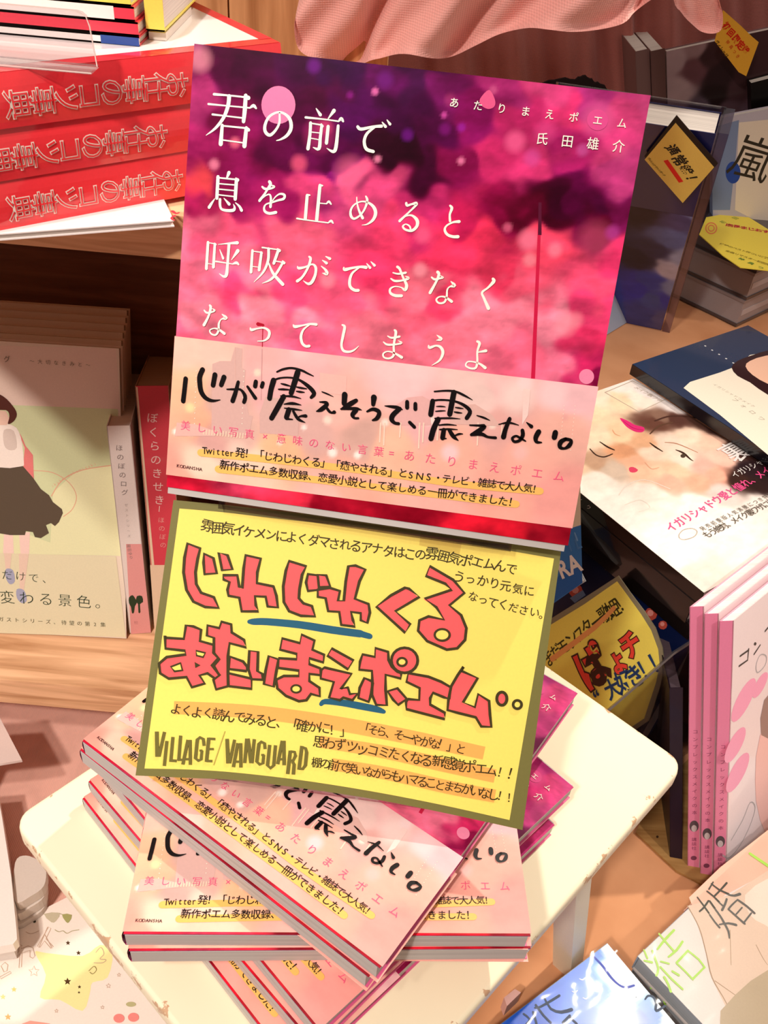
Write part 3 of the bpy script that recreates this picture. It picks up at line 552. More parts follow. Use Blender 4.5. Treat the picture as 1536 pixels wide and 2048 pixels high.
# ------------------------------------------------------------------ the hand-lettered yellow card under the display book
def chevron_outline(p, txt, org, fill, wd=4.6, shift=(-1.5, 1.0)):
    for st in parse(txt, org):
        q = [(a[0], a[1]) for a in st]
        p.poly([(a+shift[0], b+shift[1]) for a, b in q], fill)
def inked(p, txt, org, wd, ink):
    for st in parse(txt, org): p.stroke([(a[0], a[1], wd) for a in st], ink, smooth=1, closed=True)
CARD_T = [(347,1000),(450,1010),(560,1022),(700,1037),(840,1056),(980,1078),(1122,1103)]
CARD_B = [(271,1551),(380,1556),(470,1560),(600,1576),(740,1597),(880,1624),(1045,1660)]
INN_T = [(350,1016),(450,1025),(560,1038),(700,1053),(840,1073),(980,1095),(1108,1117)]
INN_B = [(289,1537),(380,1539),(470,1545),(600,1560),(740,1582),(880,1609),(1019,1640)]
cd = thing('notice_card', PF, 'yellow hand-lettered card with an olive border, fixed below the display book', 'sign')
p = Part(PF)
olive = mat('#77703a', .6); yel = mat('#fbe26c', .6)
def loft(p, T, B, w, m, n=24):
    t = crv([(*PF.px(*q), 0) for q in T], 5); b = crv([(*PF.px(*q), 0) for q in B], 5)
    rows = [[(b[i][0]+(t[i][0]-b[i][0])*j/6, b[i][1]+(t[i][1]-b[i][1])*j/6, w) for i in range(len(t))] for j in range(7)]
    p.grid(rows, m)
loft(p, CARD_T, CARD_B, 0, olive); p.w = .03
INN_T[0] = (359,1017); loft(p, INN_T, INN_B, .05, yel)
t_ = crv([(*PF.px(*q), 0) for q in CARD_T], 5); b_ = crv([(*PF.px(*q), 0) for q in CARD_B], 5)
rim = list(b_)+list(t_[::-1]); p.add([(a[0], a[1], 0) for a in rim]+[(a[0], a[1], -.6) for a in rim], [(i, (i+1) % len(rim), len(rim)+(i+1) % len(rim), len(rim)+i) for i in range(len(rim))], mat('#d8d0b0', .6))
p.add([(a[0], a[1], -.6) for a in rim], [tuple(range(len(rim)))[::-1]], mat('#d8d0b0', .6))
red = mat('#ff5e60', .6); ink = mat('#3c3208', .6); teal = mat('#1c5c78', .6); org_ = mat('#fdb058', .6); p.w = .1
A = (340,1070,5.12); B5 = (560,1110,3.84); C6 = (310,1230,4.655); D7 = (600,1260,5.908); E8 = (780,1290,5.486)
p.strokes("-235,512,34 -200,512,50 -100,512,55 150,535,58 400,575,60 620,605,58; 620,605,50 690,625,44", B5, teal, smooth=3)
p.strokes("250,875,50 300,845,66 500,860,80 700,895,85 900,935,78 990,965,50", D7, teal, smooth=3)
for t, o in (("180,85 310,135 285,240 262,380 270,500 320,590 450,635 500,745 360,735 240,680 170,560 140,380 150,230;350,190 445,235 480,390 355,400 345,280;500,180 590,205 640,350 535,360", A),
  ("775,205 930,240 895,380 890,490 1060,525 1090,620 1105,740 1000,730 980,630 870,625 880,720 905,780 735,780 710,640 600,620 590,560 610,480 550,455 545,410 690,410 710,530 740,545 755,340", A),
  ("70,45 200,85 170,150 150,260 145,330 180,370 245,390 270,470 160,465 70,430 30,360 25,240 45,120;215,145 290,155 300,265 215,275 200,210;290,150 355,155 385,240 300,245", B5),
  ("525,85 580,80 655,110 610,200 575,335 680,375 690,440 670,520 620,500 620,445 545,435 560,500 575,548 470,535 455,435 370,430 350,330 290,320 290,265 380,250 460,275 445,350 490,350 505,200", B5),
  ("960,250 990,258 1070,320 885,430 1000,530 960,595 740,395 850,310;1150,85 1330,190 1415,290 1300,385 1390,460 1430,560 1420,650 1360,715 1280,725 1130,660 1060,580 1070,500 1140,470 1260,495 1200,400 1110,335 1320,265 1270,220 1120,160", B5),
  ("95,190 100,210 270,220 290,95 360,105 430,135 420,240 545,275 545,350 590,400 530,465 605,560 560,590 490,540 415,560 465,635 345,670 295,575 130,590 50,540 40,450 110,390 290,365 280,330 100,310", C6),
  ("490,95 600,120 620,60 710,85 715,160 830,230 850,300 695,260 680,380 680,540 680,660 570,690 545,600 600,560 550,470 600,410 550,350 550,210 485,190;700,385 820,430 860,480 850,520 690,500;690,540 900,590 900,685 690,660;880,330 960,340 955,520 1000,545 1000,600 900,595 870,500;1060,380 1150,410 1130,520 1105,665 1015,640 1030,520", C6),
  ("1185,215 1350,260 1365,180 1485,235 1465,320 1575,368 1567,439 1437,400 1437,455 1539,494 1539,557 1437,545 1437,612 1531,675 1535,754 1452,731 1410,790 1340,800 1220,750 1140,680 1130,600 1200,565 1340,565 1340,515 1150,490 1155,400 1320,410 1320,360 1165,320", C6),
  ("375,215 630,355 565,460 325,300;290,440 610,515 480,695 565,675 590,755 680,745 620,825 510,795 470,825 345,795 400,610 245,570 250,470;740,285 885,315 890,210 1040,255 1045,350 1085,430 1150,490 1195,510 1190,570 1010,525 1010,700 1025,885 900,880 850,760 855,600 850,480 700,465 710,370;760,565 845,600 860,620 840,750 810,845 690,800 705,680;1035,720 1150,685 1260,810 1160,880 1100,820", D7),
  ("200,305 420,345 560,400 665,460 650,585 590,570 470,520 440,580 440,650 600,740 600,810 180,700 175,620 200,590 320,600 325,470 180,400;805,235 780,280 960,360 800,625 930,680 965,535 1085,610 1095,760 1110,895 1000,890 940,790 740,740 630,710 640,600 670,450 740,330", E8)):
    chevron_outline(p, t, o, red); p._o = getattr(p, '_o', [])+[(t, o)]
def ell(cx, cy, rx, ry, o, n=20): return [(o[0]+(cx+rx*math.cos(2*math.pi*i/n))/o[2], o[1]+(cy+ry*math.sin(2*math.pi*i/n))/o[2]) for i in range(n)]
p.poly(ell(1235, 355, 150, 140, D7), red); p.poly(ell(1225, 585, 55, 70, E8), red); p.w = .42
holes = [ell(1245, 612, 48, 36, B5), ell(1315, 685, 36, 28, C6), ell(1205, 375, 40, 32, D7), ell(1395, 650, 40, 40, E8), [(a[0], a[1]) for a in parse("150,480 240,445 258,512 185,522", C6)[0]], [(a[0], a[1]) for a in parse("385,330 470,350 450,390 390,375", C6)[0]]]
for h in holes: p.poly(h, yel)
for sx in ("1240,120 1300,190 1310,300 1180,330 1140,480", ): pass
p.w = .5
for t, o in p._o: inked(p, t, o, 5.6, ink)
for e, wd in ((ell(1245, 612, 58, 45, B5), 4.4), (ell(1315, 685, 45, 35, C6), 4), (ell(1235, 355, 155, 148, D7), 5.4), (ell(1205, 375, 55, 48, D7), 4.5), (ell(1225, 585, 55, 72, E8), 6), (ell(1395, 650, 46, 46, E8), 5.5), (holes[4], 4.4), (holes[5], 4)):
    p.stroke([(a, b, wd) for a, b in e], ink, smooth=1, closed=True)
p.poly([(a[0], a[1]) for a in parse("372,435 425,465 378,490", C6)[0]], ink)
# orange marker bands, then handwriting
p.w = .1
for s_ in ([(348,1415,26),(500,1423,27),(640,1441,28),(800,1470,29),(968,1506,26)], [(640,1483,24),(760,1502,26),(880,1528,28),(990,1552,27)], [(664,1528,24),(780,1548,26),(900,1575,27),(990,1592,26)]):
    p.stroke(s_, org_, smooth=4, cap=False)
p.w = .3; th = dict(off=.006, jit=1.8)
p.text('雰囲気イケメンによくダマされるアナタはこの', (413,1052), (840,1110), 26, ink, **th)
p.text('雰囲気ポエムんで', (863,1108), (1022,1137), 27, ink, **th)
p.text('うっかり元気に', (917,1153), (1058,1182), 24, ink, **th)
p.text('なってください。', (945,1194), (1088,1230), 22, ink, **th)
p.text('よくよく読んでみると、「確かに！」', (352,1419), (690,1462), 26, ink, **th)
p.text('「そら、そーやがな！」と', (728,1455), (920,1498), 24, ink, **th)
p.text('思わずツッコミたくなる新感覚ポエム！！', (638,1483), (1026,1548), 27, ink, **th)
p.text('棚の前で笑いながらもハマることまちがいなし！！', (632,1524), (1022,1595), 24, ink, **th)
L9 = (295,1440,4.655); lg = mat('#6e6428', .6)
p.strokes("88,105,36 92,340,36;160,108,30 108,338,30;182,192,30 158,425,30;238,155,30 218,388,30;218,375,26 272,378,26;310,142,30 292,375,30;280,368,22 330,368,22;378,182,30 330,412,30;398,182,30 400,415,30;355,362,22 400,362,22;528,238,28 520,175,30 490,160,28 465,180,32 448,355,32 475,375,28 500,365,28 508,280,26;485,282,20 512,282,20;572,162,32 550,388,32;570,172,24 632,175,24;565,268,22 618,268,22;550,378,24 605,380,24", L9, lg, smooth=1, cap=False)
p.strokes("722,104,8 618,415,8", L9, mat('#b8a850', .6), smooth=1)
p.strokes("742,172,34 752,402,36;812,180,28 765,400,28;842,212,30 800,436,30;868,212,30 870,440,30;825,385,22 870,385,22;925,170,30 905,398,30;935,170,34 965,398,34;995,175,30 972,400,30;1095,268,28 1090,215,30 1060,200,28 1038,220,32 1018,385,32 1045,410,28 1075,400,28 1082,320,26;1060,322,20 1088,322,20;1138,228,30 1118,420,32 1145,445,28 1175,420,30 1192,232,30;1255,190,30 1212,408,30;1270,190,32 1272,418,32;1235,362,22 1275,362,22;1330,282,32 1305,500,32;1330,290,24 1370,295,26 1378,330,30 1358,372,26 1325,378,22;1350,385,28 1365,410,30 1358,505,32;1438,238,32 1410,460,32;1438,250,24 1472,262,28 1482,300,32 1470,420,32 1445,452,26 1412,450,24", L9, lg, smooth=1, cap=False)
p.build('card', cd)
tp = Part(PF); tp.w = .7; tpm = FILM
tp.poly([(842,1063),(925,1078),(918,1110),(838,1090)], tpm); tp.build('clear_tape', cd)
# ------------------------------------------------------------------ thick red books lying on the upper shelf
RED = '#f83840'
def ease(P, U, V): return Fr(P, U, V)
def red_book(fr, label, W, D, T, cover_px=None):
    """spine faces the viewer: u along the spine, v = away from the viewer, w up; spine at v = 0"""
    t = thing('job_guide_book', fr, label, 'book', 'thick red books on the upper shelf')
    rm = mat(RED, .18, .8); p = Part(fr); n = 8
    rows = [[(u, .9-1.3*math.sin(math.pi*k/n), -T+T*k/n) for u in (0, W)] for k in range(n+1)]
    p.grid(rows, rm); p.box(0, 2, -.6, W, D, 0, mat('#fbf0ea', .3, .5)); p.box(0, 2, -T, W, D, -T+.6, rm); p.box(0, 1.6, -.2, W, 9, .05, rm)
    p.build('cover', t)
    s = Part(Fr(fr.at(0, -.4, -T), fr.U, fr.N)); s.w = .0
    def wr(a, b, c): # wrap lettering on the rounded spine
        k = min(1, max(0, b/T)); return (a, .9-1.3*math.sin(math.pi*k)-.3-c*.6, -T+b)
    wh = mat('#fbeee0', .35); ua, ub = s.fr.px(*cover_px[0])[0], s.fr.px(*cover_px[1])[0]; z_ = 11.0
    for i, ch in enumerate('お仕事のコツ事典'):
        c = (ua+(ub-ua)*i/7, T*.45); s.w = .02; s.put(ch, c, (0, -z_), (z_*1.02, 0), wh, .024); s.w = .3; s.put(ch, c, (0, -z_), (z_*1.02, 0), rm, -.008)
    s.build('spine_lettering', t, warp=wr)
    g = Part(fr); g.box(1.5, 4, -T+.7, W-1.5, D-2, -.7, PAGES('#f0e4d8')); g.build('page_block', t)
    return t
RW, RD, RT_ = 210.0, 148.0, 19.5
def red_fr(qr, ql, z):   # qr, ql: pixels along the top front edge of the spine
    A, B = Pz(*ql, z), Pz(*qr, z); U = nrm(B-A); return A, B, U
zb = [ZU+2.4+(RT_+.2)*(i+1) for i in range(3)]; YW = math.radians(40)
reds = []; ql_ = [((344,363),(42,422)), ((312,270),(0,322)), ((353,170),(36,209))]
for i, (ql, qr, off, lab) in enumerate((((0,386), (378,303), 4, 'glossy red book with outlined white lettering, lowest of the three under the white cover'),
      ((0,268), (378,208), 9, 'glossy red book with outlined white lettering, middle of the three, pushed further left'),
      ((0,152), (385,108), 0, 'glossy red book topmost of the red pile, its red-edged white cover facing up'))):
    U = np.array([math.cos(YW), math.sin(YW), 0]); V = np.cross([0, 0, 1.0], U)
    P0 = Py(*qr, 400); P0 = np.array([P0[0], P0[1], zb[i]])+U*(42-off)-U*RW
    reds.append((red_book(Fr(P0, U, V), lab, RW, RD, RT_, ql_[i]), Fr(P0, U, V)))
top = reds[2][1]; q = Part(top); q.w = .1; rd = mat('#e83440', .35, .3)
q.poly([(6,9),(RW-5,9),(RW-5,RD-5),(6,RD-5)], mat('#fbf2ee', .3, .5), px=False)
for a in ([(2,RD-6),(RW,RD-6),(RW,RD),(2,RD)], [(RW-6,8),(RW,8),(RW,RD),(RW-6,RD)]): q.poly(a, rd, px=False, w=.16)
q.w = .2; lr = mat('#f0a0a0', .4)
q.text('会社では教えてもらえない人が辞めないために', (RW-175, RD-22), (RW-25, RD-22), 8, lr, px=False); q.text('10、会社に行くのが楽しみになる', (RW-150, RD-12), (RW-30, RD-12), 7, mat('#e07078', .4), px=False)
q.text('仕事のコツ事典', (RW-130, RD-45), (RW-20, RD-45), 18, lr, px=False); q.stroke([(20,60,.6),(RW-60,60,.6),(RW-20,RD-60,.6)], lr, px=False, smooth=1)
q.disc((RW-80, RD-70), 8, mat('#f4b8b8', .4), px=False, hole=.85)
q.build('cover_print', reds[2][0])
# white covered book beneath the red pile
wf = flat((60, 462), (345, 440), ZU+3)
tag(paperback('white_book', Fr(Pz(348,441,ZU+3)-wf.U*150, wf.U, wf.V), 150, 110, 2.8, 1, 2, '#f6ece8', '#f6ece8') , 'thin white booklet with a small red drawing, under the three red books', 'book')
wb = bpy.context.scene.objects[-1]
q = Part(Fr(Pz(348,441,ZU+3)-wf.U*150, wf.U, wf.V)); q.w = .2; q.strokes("345,423,5 352,428,4 358,426,3;350,432,4 343,437,3 348,441,3", (0,0,1), mat('#e04050', .4)); 
for o in list(COL.objects):
    if o.name.startswith('white_book'): q.build('red_drawing', o); break
# books lying above the red pile: yellow and white, with an acrylic stand
ZT = zb[2]
def boxbook(name, fr, W, D, T, top_c, edge_c, label, cat='book', group=None, stripes=()):
    t = thing(name, fr, label, cat, group); p = Part(fr); p.box(0, 0, -.6, W, D, 0, mat(top_c, .35, .3)); p.box(0, 0, -T, W, D, -T+.6, mat(top_c, .35, .3)); p.box(0, 0, -T, W, .7, 0, mat(edge_c, .35, .3))
    for (u0, u1, w0, w1, c) in stripes: p.box(u0, -.12, w0, u1, 0, w1, mat(c, .35, .3))
    p.build('cover', t); g = Part(fr); g.box(.6, .8, -T+.7, W-.6, D-1, -.7, PAGES()); g.build('page_block', t); return t
def at_edge(qr, ql, z, W): 
    A, B = Pz(*ql, z), Pz(*qr, z); U = nrm(B-A); return Fr(B-U*W, U, np.cross([0, 0, 1.0], U))
YB = Pz(270,92,ZT+.3)[1]; ze = [Py(270, y, YB)[2] for y in (93, 73, 44, 14, -26)]
def front_fr(x, z, W=150): P = Py(x, 60, YB); return Fr((P[0]-W, YB, z), (1, 0, 0), (0, 1, 0))
x1 = Py(276,60,YB)[0]
def bb(i, W, name, tc, ec, lab, dx=0, stripes=(), D=105): return boxbook(name, Fr((x1+dx-W, YB, ze[i+1]-.15), (1, 0, 0), (0, 1, 0)), W, D, ze[i+1]-ze[i]-.3, tc, ec, lab, stripes=stripes)
h0, h1 = ze[1]-ze[0], ze[2]-ze[1]
bb(0, 150, 'white_book', '#e84050', '#fbf2ec', 'white and navy edged book directly on the topmost red book', 0, ((134.5,150,-h0*.9,-h0*.08,'#2c4c98'),))
bb(1, 150, 'red_book', '#ee3a4c', '#f04256', 'red edged book in the middle of the pile at the top left', 0)
h2 = ze[3]-ze[2]
bb(2, 150, 'white_and_red_book', '#f04256', '#f04256', 'white edged book with a red end, right under the bright yellow one', -1, ((0,142,-h2*.92,-.2,'#fbf2ec'),))
bb(3, 150, 'yellow_book', '#f8ea70', '#f8e868', 'bright yellow book at the very top left, topmost of its pile', -2)
P = Py(276,60,YB); boxbook('yellow_book', Fr((x1+.8, YB+9, ze[3]+4), (1, 0, 0), (0, 1, 0)), 7.5, 90, ze[3]+4-ze[1]-.5, '#f4e460', '#f8e868', 'slim yellow book peeking out right of the red edged book')
tag(hbox('small_block', x1+.9, YB+12, ZT+.3, x1+8, YB+60, ze[1]-.7, mat('#e8dcd0', .5)), 'pale block under the slim yellow book', 'block')
YA = Pz(190,131,ZT+1.2)[1]; ac = Fr(Py(196,131,YA)-np.array([90, 0, 0]), (1, 0, 0), (0, 0, 1)); t = thing('acrylic_stand', ac, 'clear acrylic stand with a rounded corner in front of the yellow books', 'stand')
q = Part(ac); hh = ac.px(183,22)[1]; lu = 90
rr = [(0,0),(lu,0),(lu-1,hh-4)]+[(lu-5+4*math.cos(math.radians(a)), hh-4+4*math.sin(math.radians(a))) for a in (15,40,65,90)]+[(0,hh)]
q.slab(rr, 0, 1.2, FILM); q.w = 1.25; q.stroke([(0,hh,.45),(lu-6,hh,.45),(lu-2,hh-1.4,.45),(lu-1,hh-5,.45),(lu,0,.45)], mat('#f4dcd4', .2, .5), px=False, smooth=1); q.build('front_plate', t)
q = Part(ac); q.box(0, -.9, -1, lu, 0, 9, FILM); q.w = 9; q.stroke([(0,-.4,.5),(lu,-.4,.5)], mat('#f4dcd4', .2, .5), px=False, smooth=1); q.build('foot', t)

# ------------------------------------------------------------------ lower shelf, books standing
def lean_fr(qbl, qbr, z, qtop, H, Wd=None, right=True):
    """standing face: bottom edge through two pixels on height z, top right (or left) corner seen at qtop"""
    A, B = Pz(*qbl, z), Pz(*qbr, z); P0 = B if right else A; T = pt_at(qtop, P0, H, False)
    U = nrm(B-A); V = nrm(T-P0); U = nrm(U-V*(V@U)); W = Wd or np.linalg.norm(B-A)
    return Fr(B-U*W, U, V), W
GW = 128.0
gf, _ = lean_fr((0,1265), (253,1277), ZS+1.0, (238,697), 201, GW)
def green_art(p):
    p.poly([(-60,690),(232,697),(240,820),(-60,812)], mat('#f0d4c4', .5), w=.04); g = mat('#d8dcac', .5); p.poly([(-60,807),(236,818),(246,1110),(-60,1102)], g, w=.05)
    p.w = .08; p.poly([(100,1100),(106,985),(150,945),(200,932),(240,932),(250,1110)], mat('#ece8b8', .5)); p.poly([(-40,1062),(60,1070),(100,1085),(246,1100),(246,1112),(-60,1106)], mat('#ece8b8', .5))
    ln = mat('#e8b090', .5); p.stroke([(103,992,2),(125,960,2),(165,940,2),(228,930,2)], ln); p.stroke([(68,941,1.6),(105,945,1.6),(138,965,1.6),(153,992,1.6),(145,1018,1.6),(127,1033,1.6)], ln)
    p.text('ikuko takamizaki', (105,972), (190,928), 8, ln, curve=4)
    sk_ = mat('#f8d4c8', .5); p.poly([(8,1068),(26,1068),(28,1112),(24,1150),(14,1160),(6,1110)], sk_); p.poly([(38,1064),(60,1064),(58,1120),(48,1185),(38,1180),(42,1120)], sk_)
    p.poly([(50,890),(66,910),(68,960),(46,938)], mat('#e8807c', .5)); p.stroke([(26,855,3),(40,870,3),(52,898,3)], mat('#e8807c', .5))
    p.poly([(-30,850),(24,850),(42,875),(48,925),(44,932),(20,936),(-30,932)], mat('#f8e8dc', .5), smooth=3); p.poly([(8,860),(28,862),(34,895),(18,900),(8,888)], mat('#dcc8bc', .5), smooth=3)
    sk2 = mat('#5c4c3c', .6); p.poly([(-40,932),(20,936),(46,932),(66,955),(82,978),(98,990),(106,1004),(124,1018),(126,1026),(118,1044),(110,1052),(102,1046),(92,1050),(98,1066),(82,1076),(70,1074),(66,1064),(52,1062),(50,1070),(20,1070),(-40,1060)], sk2)
    p.poly([(-20,818),(12,822),(20,838),(14,850),(-20,850)], mat('#f0c8b4', .5)); p.poly([(-20,785),(6,792),(26,812),(34,828),(28,842),(16,848),(19,832),(12,820),(-20,818)], mat('#5a2a20', .5), smooth=3)
    bl = mat('#a8a8c0', .5); p.w = .3; obi = mat('#e8dcb8', .45, .2)
    p.poly([(-60,1104),(232,1113),(252,1274),(-60,1264)], obi, w=.24); p.poly([(8,1106),(24,1107),(20,1140),(12,1140)], mat('#ecccb8', .5)); p.poly([(38,1107),(58,1108),(48,1180),(40,1178)], mat('#ecccb8', .5))
    p.poly([(12,1138),(26,1140),(30,1162),(20,1168),(12,1155)], bl, smooth=3); p.poly([(34,1178),(48,1180),(54,1200),(44,1206),(34,1195)], bl, smooth=3)
    dk_ = mat('#2c3c28', .6); p.w = .4; p.text('だけで、', (14,1150), (94,1158), 23, dk_, off=-.01, jit=1); p.text('変わる景色。', (14,1194), (205,1205), 30, dk_, off=-.01, jit=1); p.text('ガストシリーズ、待望の第2集', (2,1238), (206,1249), 11, mat('#6a6448', .6))
    p.text('グ', (14,718), (15,718), 14, mat('#6a5c48', .6)); p.text('～大切なきみと～', (64,722), (176,730), 10, mat('#8a7c64', .6))
covers = []
t = paperback('picture_story_book', gf, GW, 201, 9.5, 'pale green book standing face out, cover drawing of a girl in a dark skirt', 'book', '#ecd8c4', '#d8c8b0', art=green_art, pages='#d8c4a8'); t['group'] = 'books standing face out on the lower shelf'
for k in range(5):
    f2 = Fr(gf.P-gf.N*(10.6*(k+1)), gf.U, gf.V)
    d = Vector((0, 0, 0)); f2.P = f2.P+np.array([0, 0, ZS+1.0-(f2.P[2])]) ; tx_ = 240+1.6*(k+1); f2.P = f2.P+gf.U*((tx_-proj(f2.at(GW, 201))[0])/4.0)
    if k == 0:
        pl = paperback('plain_story_book', f2, GW, 201, 9.5, 'cream book standing behind the pale green cover, nearest to it', 'book', '#dcc4a8', '#c8b090', pages='#d0b890'); pl['group'] = 'books standing face out on the lower shelf'
    else:
        copy_thing(pl, f2, ['cream book second behind the pale green cover', 'cream book third behind the pale green cover', 'cream book fourth behind the pale green cover', 'cream book at the back of the row behind the pale green cover'][k-1])
def spine_book(name, qbl, qbr, z, qtl, H, D, label, spine, art, top='#e8dcc8', cov=None, yaw=0):
    A, B = Pz(*qbl, z), Pz(*qbr, z); T = pt_at(qtl, A, H, False); U = nrm(B-A); V = nrm(T-A); W = np.linalg.norm(B-A); U = nrm(U-V*(V@U))
    fr = Fr(A, U, V); t = thing(name, fr, label, 'book'); p = Part(fr); sm = mat(spine, .35, .4)
    p.box(0, 0, -.5, W, H, 0, sm); p.box(0, 0, -D, .5, H, 0, mat(cov or spine, .35, .4)); p.box(W-.5, 0, -D, W, H, 0, mat(cov or spine, .35, .4)); p.fr = fr; p.w = .06; art(p, W, H); p.build('cover', t)
    g = Part(fr); g.box(.6, 1, -D+1, W-.6, H-1.2, -.6, PAGES(top)); g.build('page_block', t); return fr, t
def hono(p, W, H):
    p.poly([(252,1088),(283,1088),(302,1265),(262,1268)], mat('#e89c98', .4, .3)); d_ = mat('#80706c', .5)
    p.text('ほのぼのログ', (238,896), (249,985), 13, d_, rot=83.5); p.text('ゼストシリーズ', (252,1010), (258,1072), 6, mat('#b0a098', .5), rot=83.5); p.text('園田ゆり', (257,1092), (262,1115), 7, d_, rot=83)
    b_ = mat('#2c3c24', .5); p.poly([(258,1195),(265,1190),(270,1196),(274,1205),(270,1212),(268,1225),(264,1226),(262,1214),(258,1206)], b_, smooth=2); p.poly([(274,1192),(284,1192),(286,1204),(280,1208),(281,1224),(277,1225),(276,1208),(272,1203)], b_, smooth=2)
    p.text('社', (272,1245), (273,1245), 9, mat('#c07878', .5))
hf, ht = spine_book('slim_story_book', (259,1266), (301,1264), ZS+1, (213,852), 156, 105, 'slim white and pink spined book standing between the green cover and the red spine', '#ecdcd4', hono, '#d8c8b8')
def boku(p, W, H):
    p.poly([(300,1130),(352,1130),(352,1275),(310,1275)], mat('#e8c8a8', .4, .3)); p.poly([(272,774),(275,774),(318,1230),(312,1230)], mat('#e8c8a8', .4)); lt = mat('#f4ccc4', .5)
    p.text('ぼくらのきせき', (304,836), (318,1000), 21, lt, rot=83); p.text('ー', (319,1018), (320,1018), 16, lt, rot=83); p.text('ほのぼの', (322,1040), (326,1090), 12, mat('#e89890', .5), rot=83)
bf, bt = spine_book('red_spined_book', (312,1266), (372,1264), ZS+1, (270,772), 178, 112, 'book with a red spine and pale lettering standing beside the display book', '#d84450', boku, '#b8a080', '#d0b08c')
# tall brown-jacketed book at the back of the shelf
A = np.array([-118.0, 520, ZS+1]); fr = Fr(A, (1, 0, 0), (0, .12, 1)); paperback('brown_book', fr, 60, 190, 14, 'tall dull brown book in the shadow behind the red spine', 'book', '#8a5030', '#7a4428')

# ------------------------------------------------------------------ left foreground, on the pink cloth
zf = -LIFT+6.5
Mf = flat((20,1990), (250,2090), zf)
def mag_art(p):
    p.poly([(70,1905),(92,1906),(165,1912),(200,1890),(225,1905),(215,1955),(185,1965),(180,1985),(165,2022),(120,2000),(80,1995),(92,1950)], mat('#fdf0a8', .4, .3), smooth=3)
    dk_ = mat('#4a3010', .5); gy = mat('#c8a890', .5); gr = mat('#b0a880', .5)
    for x, y, r in ((135,1963,8),(159,1974,4),(136,1886,5),(157,1906,5),(158,1985,3)): p.poly([(x+r*(1 if k % 2 == 0 else .45)*math.cos(math.pi*(k/5-.5)), y+r*(1 if k % 2 == 0 else .45)*math.sin(math.pi*(k/5-.5))) for k in range(10)], dk_)
    for x, y, r, m in ((68,1943,11,mat('#e0a890',.5)),(28,1979,6,mat('#f4c878',.5)),(16,2034,7,mat('#f4b070',.5)),(238,1950,4,gy),(217,1972,5,gy),(205,2015,4,gy),(113,2022,4,gy),(6,1994,6,mat('#f8d890',.5))): 
        q_ = [(x+r*(1 if k % 2 == 0 else .45)*math.cos(math.pi*(k/5-.5)), y+r*(1 if k % 2 == 0 else .45)*math.sin(math.pi*(k/5-.5))) for k in range(10)]
        p.stroke([(a, b, 1.2) for a, b in q_], m, smooth=1, closed=True) if m is gy or r > 10 else p.poly(q_, m)
    p.stroke([(95,1855,1.4),(78,1895,1.4)], gy); p.stroke([(90,1870,1.4),(104,1896,1.4)], gy)
    for a in ([(97,1854),(102,1857),(92,1878),(107,1894),(102,1897),(89,1882),(80,1895),(75,1893)], [(38,1889),(44,1891),(42,1898),(56,1892),(66,1896),(70,1912),(66,1917),(60,1914),(60,1901),(44,1906),(43,1934),(38,1936),(40,1908),(27,1918),(25,1914),(38,1903)], [(2,1932),(10,1925),(16,1930),(14,1942),(8,1944)], [(0,1954),(20,1943),(23,1946),(2,1958)]):
        p.stroke([(x, y, 1.3) for x, y in a], gy, smooth=1, closed=True)
    p.stroke([(86,1827,1.2),(100,1833,1.2),(112,1826,1.2),(124,1829,1.2)], gr); p.poly([(88,1828),(120,1826),(112,1842),(103,1845)], mat('#c8bca0', .5), smooth=2); p.poly([(124,1829),(144,1830),(138,1845),(132,1844)], mat('#a8a468', .5), smooth=2); p.poly([(60,1838),(82,1833),(74,1844),(68,1845)], mat('#f4ece0', .5)); p.disc((69,1843), 3, mat('#3c3420', .5)); 
    p.stroke([(110,1860,1.4),(118,1864,1.4),(126,1862,1.4),(134,1867,1.4),(145,1862,1.4),(158,1860,1.4)], gr); p.stroke([(52,1864,1),(62,1868,1),(78,1862,1)], gy)
    p.stroke([(192,1905,1.4),(202,1895,1.4),(208,1908,1.4),(200,1918,1.4),(212,1920,1.4),(205,1926,1.4),(188,1926,1.4)], gy); p.stroke([(178,1942,1.4),(188,1933,1.4),(193,1940,1.4),(186,1948,1.4),(180,1945,1.4)], mat('#988850', .5))
    p.disc((238,2037), 11, mat('#f49088', .4), ry=9); p.disc((267,2035), 11, mat('#f49088', .4), ry=9); p.disc((262,2009), 10, mat('#c0b888', .4), ry=5)
    p.poly([(44,2048),(60,2042),(90,2046),(100,2048),(100,2060),(44,2060)], mat('#f8a898', .4))
mg_fr = Fr(Pz(123,1800,zf)-nrm(Pz(123,1800,zf)-Pz(0,1862,zf))*150, Pz(123,1800,zf)-Pz(0,1862,zf), np.cross([0, 0, 1.0], Pz(123,1800,zf)-Pz(0,1862,zf)))
mg_fr = Fr(mg_fr.P-mg_fr.V*190, mg_fr.U, mg_fr.V)
paperback('star_picture_book', mg_fr, 240, 190, 6, 'white picture book with a big pale yellow star, lying on pink cloth', 'book', '#fbece0', '#f0dcd0', art=mag_art, rough=.35, coat=.3)
